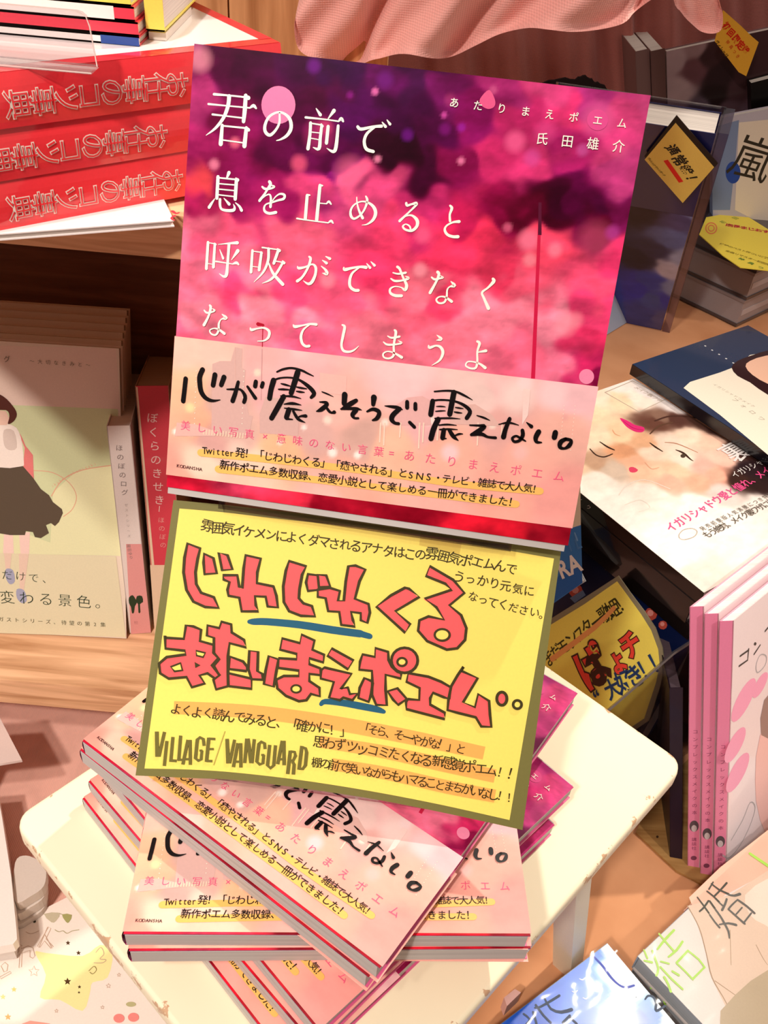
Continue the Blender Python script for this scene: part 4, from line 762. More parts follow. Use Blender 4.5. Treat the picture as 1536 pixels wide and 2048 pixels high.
# plump white cushioned things beside it
def rounded_slab(name, pts, z, T, m, label, cat, r=2):
    c = np.mean([Pz(*q, z) for q in pts], axis=0); fr = Fr(c-np.array([0, 0, T]), (1, 0, 0), (0, 1, 0)); p = Part(fr); P = [Pz(*q, z)-c for q in pts]
    P = [(a[0], a[1]) for a in P]; P = [tuple(x[:2]) for x in crv(P, 4, True)] if name == 'folded_towel' else P; p.slab(P, 0, T, m); return tag(p.build(name, None, fr), label, cat)
wt = mat('#fbeee6', .4, .3)
rounded_slab('white_album', [(-120,1600),(-4,1590),(5,1640),(22,1750),(33,1860),(34,1878),(26,1888),(-120,1915)], -LIFT+34, 9, wt, 'thick white album with a rounded corner cut off by the left edge of the photo', 'album')
rounded_slab('white_album', [(-110,1605),(-10,1600),(2,1650),(28,1850),(24,1892),(-110,1912)], -LIFT+24, 16, mat('#e8dcd4', .4), 'white album hidden under the thick rounded one at the left edge', 'album')
rounded_slab('clear_case', [(-120,1440),(-2,1432),(44,1520),(-4,1528),(-120,1540)], -LIFT+62, 2.2, mat('#e4ccc4', .2, .5), 'pinkish see-through case lying above the white album at the left edge', 'case')
tag(hbox('case_pile', -330, 330, -LIFT+6, -262, 372, -LIFT+59, mat('#c8b4a8', .5)), 'pale pile of cases beneath the see-through one at the left edge', 'case')
for k in range(3):
    rounded_slab('folded_towel', [(30,1770-k*22),(52,1755-k*22),(82,1768-k*22),(92,1782-k*22),(88,1815-k*22),(62,1836-k*22),(30,1846-k*22)], -LIFT+12+k*9, 8.6, mat('#d8c8bc', .8), ['lowest grey white folded towel in the small stack between album and stool', 'middle grey white folded towel in the small stack between album and stool', 'top grey white folded towel in the small stack between album and stool'][k], 'towel')['group'] = 'folded towels beside the stool'

# ------------------------------------------------------------------ raised table at the back right
ZR = -70.0
sp0, sp1 = Pz(1007,861,-22), Pz(1420,1195,-22); SD = nrm(sp1-sp0); SB = np.cross([0, 0, 1.0], SD)   # along the magazine spines / away from the viewer
RP = sp0+SB*8; RP[2] = -LIFT
rt_fr = Fr(RP-SD*460, SD, SB)
rb = thing('raised_table', rt_fr, 'raised box at the back right, its top covered with kraft paper', 'table')
q = Part(); q.box(0, 0, 0, 672, 560, LIFT+ZR-1, mat('#1c1210', .7)); q.build('box', rb)
q = Part(); rows = [[(673*i/40, -1+562*j/40, LIFT+ZR-.6+1.2*abs(noise.fractal(Vector((i*.2, j*.2, 4)), .8, 2, 3))) for i in range(41)] for j in range(41)]; q.grid(rows, kr); q.build('kraft_cover', rb, smooth=True)
# makeup magazines
def igari_art(p):
    cr_ = mat('#fdf6ee', .3, .5); p.w = .06
    pfield(p, MW, MH, [(1200,790,'#fce0c8'),(1240,800,'#fbd8b4'),(1175,830,'#fcdcb8'),(1280,800,'#fce8d8'),(1230,770,'#fceee4'),(1300,785,'#f4e8e4'),(1350,812,'#f0e4e0'),(1322,835,'#8a6858'),(1285,885,'#f0b890'),(1240,870,'#fcd8b0'),(1200,870,'#fce4c4'),(1160,880,'#f8dcc0'),(1250,905,'#e0a078'),(1312,845,'#6a4438'),(1350,840,'#5a3830'),(1400,840,'#4c3028'),(1440,860,'#3c2420'),
     (1480,900,'#3a221c'),(1500,940,'#2c1c20'),(1475,960,'#38221e'),(1520,970,'#2c1c1c'),(1268,920,'#f0b898'),(1300,905,'#fcdcc4'),(1340,885,'#fce0cc'),(1380,872,'#fcdcc4'),(1420,885,'#f8c8b0'),(1445,915,'#fcc8b4'),(1435,950,'#f4b098'),(1400,968,'#f0b094'),(1350,940,'#fcc8a8'),(1310,940,'#fcd0b0'),(1280,940,'#f8c8a8'),(1340,962,'#f0b8a0'),(1370,920,'#fce0cc'),(1400,930,'#f8b4a4'),
     (1240,1000,'#fbf4ea'),(1200,960,'#f8ece0'),(1228,940,'#d8c0ac'),(1300,990,'#f4ece0'),(1400,1010,'#fbf2ea'),(1180,1000,'#fdf6ec'),(1250,1060,'#fdf8f0'),(1350,1100,'#fbf6ee'),(1450,1040,'#fbf4ec'),(1500,1100,'#f8f0e8'),(1190,925,'#c8a084'),(1150,930,'#e8c8a8'),(1320,1140,'#f4eee4'),(1440,985,'#e0d0c8'),(1120,960,'#fdf6ee'),(1410,1150,'#e8e0d4'),(1536,1010,'#f0e4dc'),(1060,880,'#fdf4ea'),(1100,820,'#fdf0e4'),(1400,780,'#f4ece4'),(1500,830,'#f0e8e0')], pw=4.8, amp=.05, nu=140, nv=190, freq=.08)
    skin = mat('#fcdcc0', .35, .4); skin2 = mat('#fbd0b4', .35, .4); hair = mat('#402420', .35, .4); lip = mat('#e8307c', .3, .5)
    p.poly([(1240,836),(1256,842),(1270,850),(1288,855),(1286,864),(1272,864),(1256,856),(1246,846)], lip, smooth=3); p.stroke([(1246,842,1),(1266,856,1.4),(1286,860,1)], mat('#b01c58', .3))
    p.poly([(1258,936),(1266,934),(1276,940),(1270,945),(1260,944)], mat('#e04868', .3), smooth=2)
    p.stroke([(1225,860,1.5),(1230,868,2),(1240,872,1.5)], mat('#e8a880', .4)); e_ = mat('#3a2418', .4)
    p.stroke([(1180,898,2),(1192,910,3),(1208,914,3),(1225,908,2)], e_); p.stroke([(1200,884,2),(1215,894,4),(1228,900,3)], e_); p.stroke([(1300,886,2),(1312,895,4),(1325,903,2)], e_); p.stroke([(1352,900,2),(1366,906,5),(1380,918,3),(1386,922,1.5)], e_)
    p.disc((1366,912), 5, mat('#4a3c30', .3), ry=4); p.stroke([(1330,885,1.5),(1355,888,2.5),(1395,905,1.5)], mat('#b88468', .4)); p.stroke([(1290,925,1.5),(1303,938,2),(1318,935,1.2)], mat('#e8a888', .4)); p.stroke([(1310,842,3),(1345,832,3.5),(1400,838,4),(1450,862,3)], mat('#4a2c24', .4)); p.stroke([(1300,868,2),(1318,852,3),(1345,845,2)], mat('#60402f', .4))
    p.stroke([(1238,990,2),(1255,970,1.6),(1290,960,1.6),(1340,978,1.6)], mat('#e8dcd0', .4)); p.stroke([(1250,1010,1.5),(1280,1000,1.5),(1300,1015,1.5),(1278,1024,1.5)], mat('#ece0d4', .4))
    fr_ = mat('#b8a898', .4); p.stroke([(1210,785,2.4),(1265,762,1.6),(1335,797,1.6),(1278,824,1.6)], fr_, smooth=1, closed=True); p.text('メイク裏ワザ', (1274,776), (1318,800), 12, fr_, rot=0)
    wt_ = mat('#e8e0dc', .4); p.w = .5; p.text('裏', (1468,905), (1469,904.5), 42, wt_, off=.01); p.text('イガリシャドウ', (1470,950), (1540,915), 13, wt_)
    pk_ = mat('#f0508c', .4); p.text('イガリシャドウ愛と憧れ、メイク', (1342,1055), (1545,935), 17, pk_, off=.012); b_ = mat('#5c5448', .4)
    p.text('発売前重版人気沸騰につき特別な', (1405,1058), (1550,985), 9, b_); p.text('もう絶対、メイク裏ワザに出会う', (1414,1070), (1560,995), 14, b_, off=.008); p.stroke([(a, b, 1.2) for a, b in [(1358,1070),(1368,1060),(1385,1058),(1394,1064),(1388,1074),(1370,1080),(1360,1078)]], fr_, closed=True)
igf = Fr(sp1, -SD, SB*-1) # bottom-left corner of the cover: spine along u=0 (v up the spine)
sp1 = sp1-SD*5
igf = Fr(sp1, SB, -SD) if np.cross(SB, -SD)[2] > 0 else Fr(sp1, -SB, -SD)
MW, MH = 150.0, 210.0
def magazine(fr, T, front, spine, label, art=None, name='makeup_magazine', group='makeup magazines on the raised table', W=MW, H=MH, sa=None):
    t = paperback(name, fr, W, H, T, label, 'magazine', front, spine, art=art, rough=.25, coat=.6, pages='#f0e8e0', group=group, spine_art=sa); return t
def ig_spine(p):
    ff = Fr(fr_now.at(-.36, 0, 0), fr_now.V, fr_now.N); s_ = mat('#c8c0b8', .4)
    for i, ch in enumerate('イガリメイク'): 
        vs_, fs_ = glyph(ch); z_ = 4.5
        p.add([(-.45, 150-i*9-(a-.47)*z_*1.0, -5.5+(b-.36)*z_) for a, b in vs_], fs_, s_)
fr_now = igf
magazine(igf, 10.5, '#fdf6ee', '#120c0c', 'cream makeup magazine with two women on the cover, topmost at the table edge', igari_art, sa=ig_spine)
f2 = Fr(igf.P+np.array([0, 0, -11.5])+SD*2, igf.U, igf.V); magazine(f2, 10.5, '#302828', '#1c1616', 'black spined magazine under the cover with the two women', None)
f3 = Fr(igf.P+np.array([0, 0, -23])-SD*5+SB*1.5, igf.U, igf.V); magazine(f3, 10.5, '#302828', '#241c1c', 'black spined magazine, third down beneath the cover with the two women', None)
f4 = Fr(igf.P+np.array([0, 0, -34.5])+SB*4, igf.U, igf.V); magazine(f4, 12.5, '#302828', '#161010', 'black spined magazine at the bottom of the stack by the table edge', None)
def navy_art(p):
    p.poly([(1367,776),(1380,764),(1440,745),(1474,732),(1500,710),(1560,700),(1560,930),(1500,880),(1440,830)], mat('#fbf0dc', .3, .5)); hair = mat('#33181c', .3, .5)
    p.poly([(1463,735),(1475,722),(1500,712),(1540,700),(1580,700),(1580,800),(1536,790),(1500,765),(1475,752)], hair, smooth=2); p.poly([(1491,733),(1500,722),(1530,712),(1570,712),(1570,775),(1536,768),(1505,750)], mat('#fbc8ac', .3, .5), smooth=2)
    b_ = mat('#a8a090', .4); p.text('イガリシャドウメイク', (1430,770), (1505,812), 9, b_); p.text('フォロワー', (1470,800), (1540,850), 13, b_); w_ = mat('#e8e8e8', .4); p.text('・・・・・', (1410,692), (1466,726), 12, w_, off=.05)
A, B = Pz(1265,728,-9.5), Pz(1536,905,-9.5); d = nrm(B-A); e = np.cross([0, 0, 1.0], d); nf = Fr(A+d*200, e, -d)
fr_now = nf
magazine(nf, 10, '#2a3a58', '#0c0c14', 'navy blue magazine with a woman in profile, lying across the cream makeup magazine', navy_art, W=150, H=200)
f5 = Fr(nf.P+e*3+np.array([0,0,-61+.5+12.5]) , nf.U, nf.V)
for o in []: pass
# supports of the overhanging navy magazine
tag(hbox('closed_magazine', *(nf.at(20, 60, 0)[:2]), ZR+.5, *(nf.at(20, 60, 0)[:2]+np.array([60, 60])), -20, mat('#3a3030', .5)), 'dark closed magazine pile supporting the navy one from behind', 'magazine')

# grey cased discs with a yellow card on top
def case_fr(z): 
    A, B = Pz(1340,612,z), Pz(1470,665,z); return A, B
zc = ZR+1
A = Pz(1472,654,zc); C_ = Pz(1560,612,zc); TC = 29.5
U = nrm(C_-A); V = np.cross([0, 0, 1.0], U)
for k in range(3):
    f_ = Fr(A+np.array([0, 0, (TC+.4)*(k+1)])+U*(1.5*k), U, V)
    t = thing('disc_case', f_, ['grey disc case at the bottom of the three under the yellow label', 'grey disc case in the middle of the three under the yellow label', 'grey disc case on top of the three, dark lidded, under the yellow label'][k], 'case', 'disc cases on the raised table')
    q = Part(f_); q.box(0, 0, -TC, 160, 150, -TC+3, mat('#4a4040', .2, .6)); q.box(1, 1, -TC+3, 159, 149, -3, mat('#9a9092' if k < 2 else '#5c5458', .25, .5)); q.box(0, 0, -3, 160, 150, 0, mat('#3a3034' if k == 2 else '#887c7c', .2, .6)); q.build('shell', t)
    q = Part(f_); q.box(4, .6, -TC*.62, 150, 1.2, -TC*.4, mat('#bcb0b0', .3)); q.build('label_strip', t)
top_ = f_
yf = Fr(top_.P+np.array([0, 0, .8]), U, V)
yc = mat('#f4dc50', .5)
q = Part(yf); q.w = .3
q.slab([yf.px(*c) for c in ((1398,470),(1412,436),(1478,424),(1600,500),(1560,545),(1480,536),(1445,512))], 0, .8, yc); q.w = .85
q.disc((1422,458), 12, mat('#f08850', .5), hole=.8); q.disc((1422,458), 7, mat('#f08850', .5), hole=.7); q.text('店長まじおすすめ', (1458,452), (1560,470), 17, mat('#c02030', .5), off=.04)
br = mat('#8a7820', .5); q.text('待望のベスト盤ついに発売', (1443,490), (1540,520), 10, br, off=.02); q.text('全曲リマスター初回限定', (1455,504), (1545,534), 10, br, off=.02); q.text('特典つき', (1482,520), (1540,545), 12, mat('#508030', .5), off=.02); q.text('初回', (1445,446), (1470,438), 8, mat('#609040', .5))
tag(q.build('sale_card', None, yf), 'yellow card with a red heading lying on the grey disc cases', 'sign')

# blue cased album standing on the raised table, yellow diamond card on it
zq = ZR+.8
A = Pz(1262,636,zq); B = Pz(1322,660,zq); Tp = pt_at((1432,268), Pz(1322,660,zq), 290, False)
V = nrm(Tp-B); AH = np.linalg.norm(Tp-B); Lr = ray(1290,246); Lp = CP+Lr*(((Tp-CP)@V)/(Lr@V)); U = nrm(Tp-Lp)
vf = Fr(B-U*125, U, V)
def album_art(p):
    pfield(p, 125, 190, [(1290,290,'#50384a'),(1330,280,'#90809a'),(1400,300,'#b8a8c0'),(1410,360,'#9088b0'),(1300,350,'#1c1018'),(1320,400,'#201420'),(1280,420,'#181020'),(1360,440,'#3c3468'),(1390,430,'#6870a8'),(1340,480,'#4c5898'),(1370,520,'#9098c0'),(1340,540,'#b8b0c8'),(1310,500,'#202048'),(1280,520,'#101030'),(1300,560,'#2030a0'),(1270,580,'#1820a8'),(1310,600,'#283c90'),(1290,630,'#202c80'),(1330,600,'#1c24a0'),(1325,640,'#3c4080'),(1350,580,'#7080b8'),(1250,560,'#2028b0'),(1320,340,'#3c2c40')], pw=4.4, amp=.1, gam=.82, m=FIELD(.15, .5)); p.w = .1
    return
    p.w = .06; p.poly([(1210,262),(1300,268),(1352,300),(1330,430),(1225,420)], mat('#241420', .4)); p.poly([(1255,430),(1330,430),(1335,480),(1300,560),(1250,540)], mat('#3a2c4c', .4), smooth=2)
    p.poly([(1305,480),(1345,440),(1372,470),(1365,520),(1345,552),(1325,540),(1308,515)], mat('#b8a8b8', .4), smooth=2); p.poly([(1305,430),(1345,400),(1385,420),(1375,480),(1330,470)], mat('#5060a0', .4), smooth=2)
    p.poly([(1240,560),(1262,530),(1330,540),(1328,655),(1262,632)], mat('#283c98', .4)); p.poly([(1262,500),(1300,520),(1310,600),(1270,600)], mat('#20206c', .4), smooth=2); p.poly([(1340,300),(1358,290),(1340,640),(1322,655)], mat('#4858a8', .3))
t = paperback('blue_album', vf, 125, AH, 20, 'shrink-wrapped blue and black album standing upright, with the yellow diamond card on it', 'album', '#26265c', '#6c78b0', art=album_art, rough=.2, coat=.7)
q = Part(vf); q.box(-1.5, -1, -22, 127.5, AH+4, -21.2, FILM); q.box(126.2, -1, -22, 134, AH+3, 1.2, mat('#dcd4e4', .15, 0, 'film', 'bright_film')); q.build('plastic_sleeve', t)
q = Part(vf); q.w = 3.0
qs = [vf.px(*c, 3) for c in ((1353,231),(1436,327),(1366,406),(1289,313))]; q.slab(qs, 2.4, 3.0, mat('#241408', .6)); q.w = 3.04
q.poly([(1353,239),(1430,328),(1367,400),(1291,313)], mat('#f4d468', .5)); q.w = 3.1
q.text('通常盤！', (1347,292), (1386,354), 24, mat('#241c08', .5), off=.03, jit=2); q.stroke([(1333,314,8),(1364,358,8)], mat('#f02818', .5), smooth=1, cap=False); q.text('ヴィレッジ', (1300,311), (1310,324), 5, mat('#6a5c18', .5), off=.03); q.text('ヴァンガード', (1314,328), (1330,344), 5, mat('#6a5c18', .5), off=.03)
q.build('price_card', t) if False else tag(q.build('diamond_card', None, vf), 'yellow diamond-shaped card with black brush writing stuck on the blue album', 'sign')
def edge_fr(qb, qt, Yb, Yt):
    a, b = Py(*qb, Yb), Py(*qt, Yt); V = nrm(b-a); P = a+V*((ZR+.8-a[2])/V[2]); U = np.array([1, .02, 0.0]); return Fr(P, U-V*(U@V), V)
# light blue knitted panel beside it
A = Pz(1180,690,zq); B = Pz(1262,640,zq); fr = fr3(A, B, A+np.array([0, 30, 120.0])); paperback('pale_blue_album', fr, np.linalg.norm(B-A), 120, 10, 'pale blue album with a denim pattern, half hidden by the display book', 'album', '#a8b8d0', '#90a0c0')
# white album with a large character behind the cases, and the books further back
A = Py(1424,400,955); A[2] = ZR+.8; fr = edge_fr((1426,410), (1427,255), 965, 972)
def storm(p):
    p.w = .06; k_ = mat('#3c3428', .4); p.poly([(1425,255),(1478,240),(1470,330),(1460,420),(1425,420)], mat('#8494b8', .4)); p.disc((1466,345), 15, mat('#3050a8', .4), ry=22); p.poly([(1478,245),(1580,235),(1580,460),(1510,440),(1470,420)], mat('#f4e4d0', .4), w=.05)
    p.text('嵐', (1503,318), (1504,318.3), 84, k_)
paperback('white_album', fr, 150, 190, 12, 'white album with one large black character, standing behind the grey disc cases', 'album', '#c8c0cc', '#8494b8', art=storm)
def backbook(qbl, qbr, qtr, z, H, T, front, spine, label, art=None, name='photo_book', Y=0):
    A, B = Pz(*qbl, z)+np.array([0, Y, 0]), Pz(*qbr, z)+np.array([0, Y, 0]); T_ = pt_at(qtr, B, H, True); U = nrm(B-A); V = nrm(T_-B); V = nrm(V-U*(V@U)); return paperback(name, Fr(A, U, V), np.linalg.norm(B-A), H, T, label, 'book', front, spine, art=art)
def dark_face(p):
    pfield(p, 160, 240, [(1350,120,'#a88890'),(1360,180,'#b09098'),(1345,230,'#9a8090'),(1390,95,'#8c6a70'),(1385,140,'#583038'),(1440,150,'#180a0c'),(1430,190,'#100606'),(1480,180,'#30181c'),(1420,110,'#241012'),(1500,140,'#281214'),(1400,220,'#483848'),(1460,225,'#402830'),(1500,230,'#4c3440'),(1380,250,'#605878'),(1520,200,'#50303a'),(1360,300,'#504a70')], pw=5.0, amp=.05, gam=.72); p.w = .1
    return
    p.w = .06; p.poly([(1470,85),(1490,120),(1482,190),(1455,215),(1398,222),(1384,165),(1392,115),(1420,88)], mat('#20100e', .4), smooth=3); p.poly([(1386,155),(1396,150),(1402,170),(1392,178)], mat('#5c3024', .4), smooth=2); p.poly([(1332,85),(1415,78),(1400,110),(1388,150),(1390,200),(1370,230),(1334,235)], mat('#b08c8c', .4), smooth=0)
    p.poly([(1360,220),(1398,200),(1470,215),(1500,230),(1500,260),(1360,260)], mat('#5a4450', .4), smooth=2)
bk1 = edge_fr((1336,240), (1332,84), 1012, 1014); paperback('photo_book', bk1, 160, 240, 12, 'mauve photo book showing a dark-haired head, standing at the back right', 'book', '#8c6a6c', '#70504c', art=dark_face)
for i, (dx, c, l) in enumerate(((-16, '#6c4c48', 'grey mauve book edge next to the photo book at the back'), (-31, '#7c5c58', 'outermost mauve book standing left of the photo book at the back'))):
    f_ = Fr(bk1.P+np.array([dx, -4+2.0*i, 0]), bk1.U, bk1.V); tag(paperback('slim_back_book', f_, 13.5, 240-2*i, 110, l, 'book', c, c), l, 'book')
# orange-yellow card top right, on a black board
f_ = edge_fr((1503,205), (1500,95), 1000, 1000); paperback('black_board_book', f_, 150, 225, 14, 'black book standing at the far right edge behind the tilted amber card', 'book', '#0c0808', '#0c0808')
f6 = Fr(f_.at(0, 0, 9), f_.U, f_.V); q = Part(f6)
cpts = [(1446,20),(1480,50),(1505,74),(1517,84),(1492,152),(1477,144),(1457,118),(1429,82)]
q.slab([f6.px(*c) for c in cpts], -8, .5, mat('#e8a020', .5)) if False else q.slab([f6.px(*c) for c in cpts], 0, .8, mat('#f8b838', .5)); q.w = .9
q.text('初回限定盤', (1452,52), (1490,100), 15, mat('#e02408', .5), off=.04, jit=2); q.text('特典つき', (1455,84), (1475,112), 7, mat('#e06018', .5), off=.02); q.text('ヴィレッジ', (1434,84), (1452,110), 7, mat('#6a4c10', .5), off=.04)
tag(q.build('amber_card', None, f6), 'tilted amber card with red handwriting at the top right corner', 'sign')
# black lace comb-like trim above the display book
f7 = Fr(np.array([145.0, 960, -60]), (1, .05, 0), (0, 0, 1)); q = Part(f7)
tpx = [(1085,165),(1120,156),(1150,158),(1165,150),(1180,156),(1190,164),(1205,168),(1216,180),(1232,190),(1240,230),(1060,230)]
pts = []
for i in range(len(tpx)-3):
    a, b = f7.px(*tpx[i]), f7.px(*tpx[i+1])
    for k in range(3): t_ = k/3; pts.append((a[0]+(b[0]-a[0])*t_, a[1]+(b[1]-a[1])*t_+(1.2 if k % 2 else 0)))
pts += [f7.px(*c) for c in tpx[-3:]]
q.slab(pts, 0, 3, mat('#1c0a0a', .8)); q.slab([(pts[0][0], pts[0][1]-4), (pts[-3][0], pts[-3][1]-4), (pts[-3][0], -9), (pts[0][0], -9)], .2, 2.4, mat('#1c0a0a', .8)); tag(q.build('lace_trim', None, f7), 'black scalloped lace piece showing just above the display book', 'lace')

# ------------------------------------------------------------------ navy flowered book, blue card, second yellow card below the raised table
FP = Fr(rt_fr.at(400, -30, 0), SD, np.array([0, 0, 1.0])*1+SB*.20)
lo = lambda q_: FP.px(*q_)
ff_ = Fr(FP.at(lo((1100,1100))[0]-10, 0, 0), FP.U, FP.V)
fl_w = FP.px(1400,1260)[0]-FP.px(1100,1100)[0]+10
def flower(p):
    oc, oi = mat('#c85040', .4), mat('#f0988c', .4)
    for x, y, r in ((1216,1132,9),(1247,1120,5),(1276,1152,9),(1152,1182,14),(1302,1228,13),(1326,1250,9),(1218,1097,7)):
        p.disc((x, y), r, oc, n=9); p.disc((x-1, y-2), r*.5, oi, n=8)
    p.poly([(1140,1196),(1166,1180),(1172,1190),(1150,1206)], mat('#7080a0', .4))
flh = 172
paperback('navy_floral_book', ff_, fl_w, flh, 14, 'navy blue book scattered with small orange flowers, leaning on the raised table', 'book', '#0c1840', '#0c1434', art=flower)
y2 = Fr(FP.at(0, 0, 16), FP.U, FP.V); q = Part(y2); q.w = 3
P2 = [(1060,1275),(1098,1240),(1170,1195),(1238,1151),(1262,1185),(1290,1222),(1312,1255),(1326,1295),(1330,1330),(1322,1370),(1300,1440),(1180,1520),(1060,1400)]
q.slab([y2.px(*c) for c in P2], 0, .8, mat('#8c8468', .5)); q.w = .84
q.poly([(1060,1285),(1098,1252),(1170,1208),(1236,1162),(1258,1192),(1284,1228),(1304,1260),(1318,1298),(1321,1330),(1313,1366),(1290,1436),(1180,1510),(1060,1400)], mat('#fbea66', .5)); q.w = .9
q.text('まだモンスター歌姫！', (1098,1315), (1245,1203), 27, mat('#3c3c18', .5), off=.012, jit=2); rk = mat('#f04838', .5)
q.stroke([(1105,1318,9),(1190,1255,9),(1230,1215,8)], mat('#f4a860', .5), smooth=2); q.w = 1.2
for ch, c, z in (('ぱ', (1184,1335), 62), ('ょ', (1235,1322), 40), ('チ', (1262,1290), 42)):
    a = y2.px(*c); b = y2.px(c[0]+10, c[1]-6.5); k_ = math.dist(a, b)/math.dist((0, 0), (10, 6.5))*z; X = nrm(np.array([b[0]-a[0], b[1]-a[1]]))*k_; Y = np.array([-X[1], X[0]]); q.lay(); q.put(ch, a, X, Y, mat('#401c10', .5), .075); q.lay(); q.put(ch, a, X, Y, rk, .035)
q.w = 1.4; q.text('“大好き！！', (1206,1390), (1318,1322), 34, mat('#1c3c6c', .5), off=.025, jit=2)
tag(q.build('marker_card', None, y2), 'yellow card with a curved side and orange and blue marker writing, behind the stool', 'sign')
bq = Fr(FP.at(0, 0, 24), FP.U, FP.V); bq = fr3(bq.at(*bq.px(1085,1215)), bq.at(*bq.px(1163,1165)), bq.at(*bq.px(1160,920)))
w_ = bq.px(1163,1165)[0]; h_ = bq.px(1160,905)[1]
def ra(p):
    p.poly([(1040,880),(1160,905),(1162,1075),(1060,1110)], mat('#ecdcc0', .4), w=.04); p.poly([(1050,1085),(1162,1050),(1165,1166),(1060,1240)], mat('#3c7cc0', .35, .3), w=.05); p.poly([(1100,1170),(1130,1140),(1163,1130),(1164,1166),(1090,1215)], mat('#2c68b4', .35, .3)); p.w = .2
    p.stroke([(1150,1066,3),(1155,1080,4)], mat('#78a8d8', .4)); p.text('RA', (1128,1136), (1148,1127), 36, mat('#f4ece4', .4), off=.03); p.text('IL', (1140,1092), (1157,1086), 22, mat('#5088c4', .4), off=.02)
paperback('blue_booklet', bq, w_, h_, 5, 'cream and blue booklet with big white letters, right of the display book', 'book', '#dce0e0', '#90b0d0', art=ra)
# clear case and black box in front of the raised table
A, B = Pz(1290,1560,-LIFT+1), Pz(1345,1600,-LIFT+1)
# ------------------------------------------------------------------ pink magazines standing at the right
zl = -LIFT+2
# tops of the three spines, left to right
spn = [((1379,1214),(1404,1218),(1377,1732),'left'), ((1408,1229),(1435,1232),(1404,1748),'middle'), ((1436,1254),(1462,1258),(1425,1764),'right')]
MH2, MD2 = 212.0, 168.0
Bm = [Pz(x, y, zl) for x, y in ((1375,1735),(1402,1752),(1426,1766))]
edge_dir = None
T0 = pt_at((1379,1214), Bm[0], MH2, False); V = nrm(T0-Bm[0])
# spine width direction and cover direction
Tr = CP+ray(1404,1218)*(((T0-CP)@np.array([0, 0, 1]))/ray(1404,1218)[2]); U = nrm(Tr-T0); U = nrm(U-V*(U@V)); N2 = np.cross(U, V)
Fd = CP+ray(1500,1092)*(((T0-CP)@np.array([0, 0, 1]))/ray(1500,1092)[2]); Fd = nrm(SB-SD*.16)
def pink_cover(p):
    pk_ = mat('#f8a4c0', .4); k_ = mat('#4a403c', .5)
    for c in (((1487,1400),15,44,-.55),((1470,1490),14,36,-.9),((1475,1545),15,40,-.6),((1520,1370),10,26,-.5)):
        (x, y), a_, b_, r_ = c; p.poly([(x+a_*math.cos(t)*math.cos(r_)+b_*math.sin(t)*-math.sin(r_), y+a_*math.cos(t)*math.sin(r_)*-1+b_*math.sin(t)*math.cos(r_)) if False else (x+a_*math.cos(t)+b_*math.sin(t)*.45, y-b_*math.sin(t)) for t in [2*math.pi*j/20 for j in range(20)]], pk_)
    p.stroke([(1478,1332,3),(1495,1320,3),(1497,1298,3)], k_, smooth=1); p.stroke([(1480,1312,3),(1497,1300,3)], k_, smooth=1); p.stroke([(1508,1308,3),(1520,1290,2.5)], k_, smooth=1); p.stroke([(1509,1287,4),(1511,1288,4)], k_, smooth=1); p.stroke([(1530,1262,3),(1540,1250,3)], k_)
    g_ = mat('#b0a8a8', .5); p.stroke([(1520,1310,1.5),(1532,1312,1.5),(1530,1330,1.5),(1515,1345,1.5),(1512,1330,1.5)], g_, closed=True); p.stroke([(1445,1710,1.5),(1458,1715,1.5),(1480,1690,1.5),(1500,1650,1.5),(1510,1615,1.5),(1500,1605,1.5),(1485,1640,1.5),(1462,1680,1.5)], g_)
    p.poly([(1520,1470),(1560,1440),(1560,1700),(1520,1640),(1510,1560)], mat('#f4c0b8', .4), smooth=2); p.poly([(1528,1400),(1560,1380),(1560,1470),(1522,1470)], mat('#a08078', .4), smooth=2)
labs = ['pink spined magazine standing leftmost of the three at the right edge', 'pink spined magazine standing between its two neighbours at the right edge', 'pink spined magazine standing rightmost, its pale cover with pink petals showing']
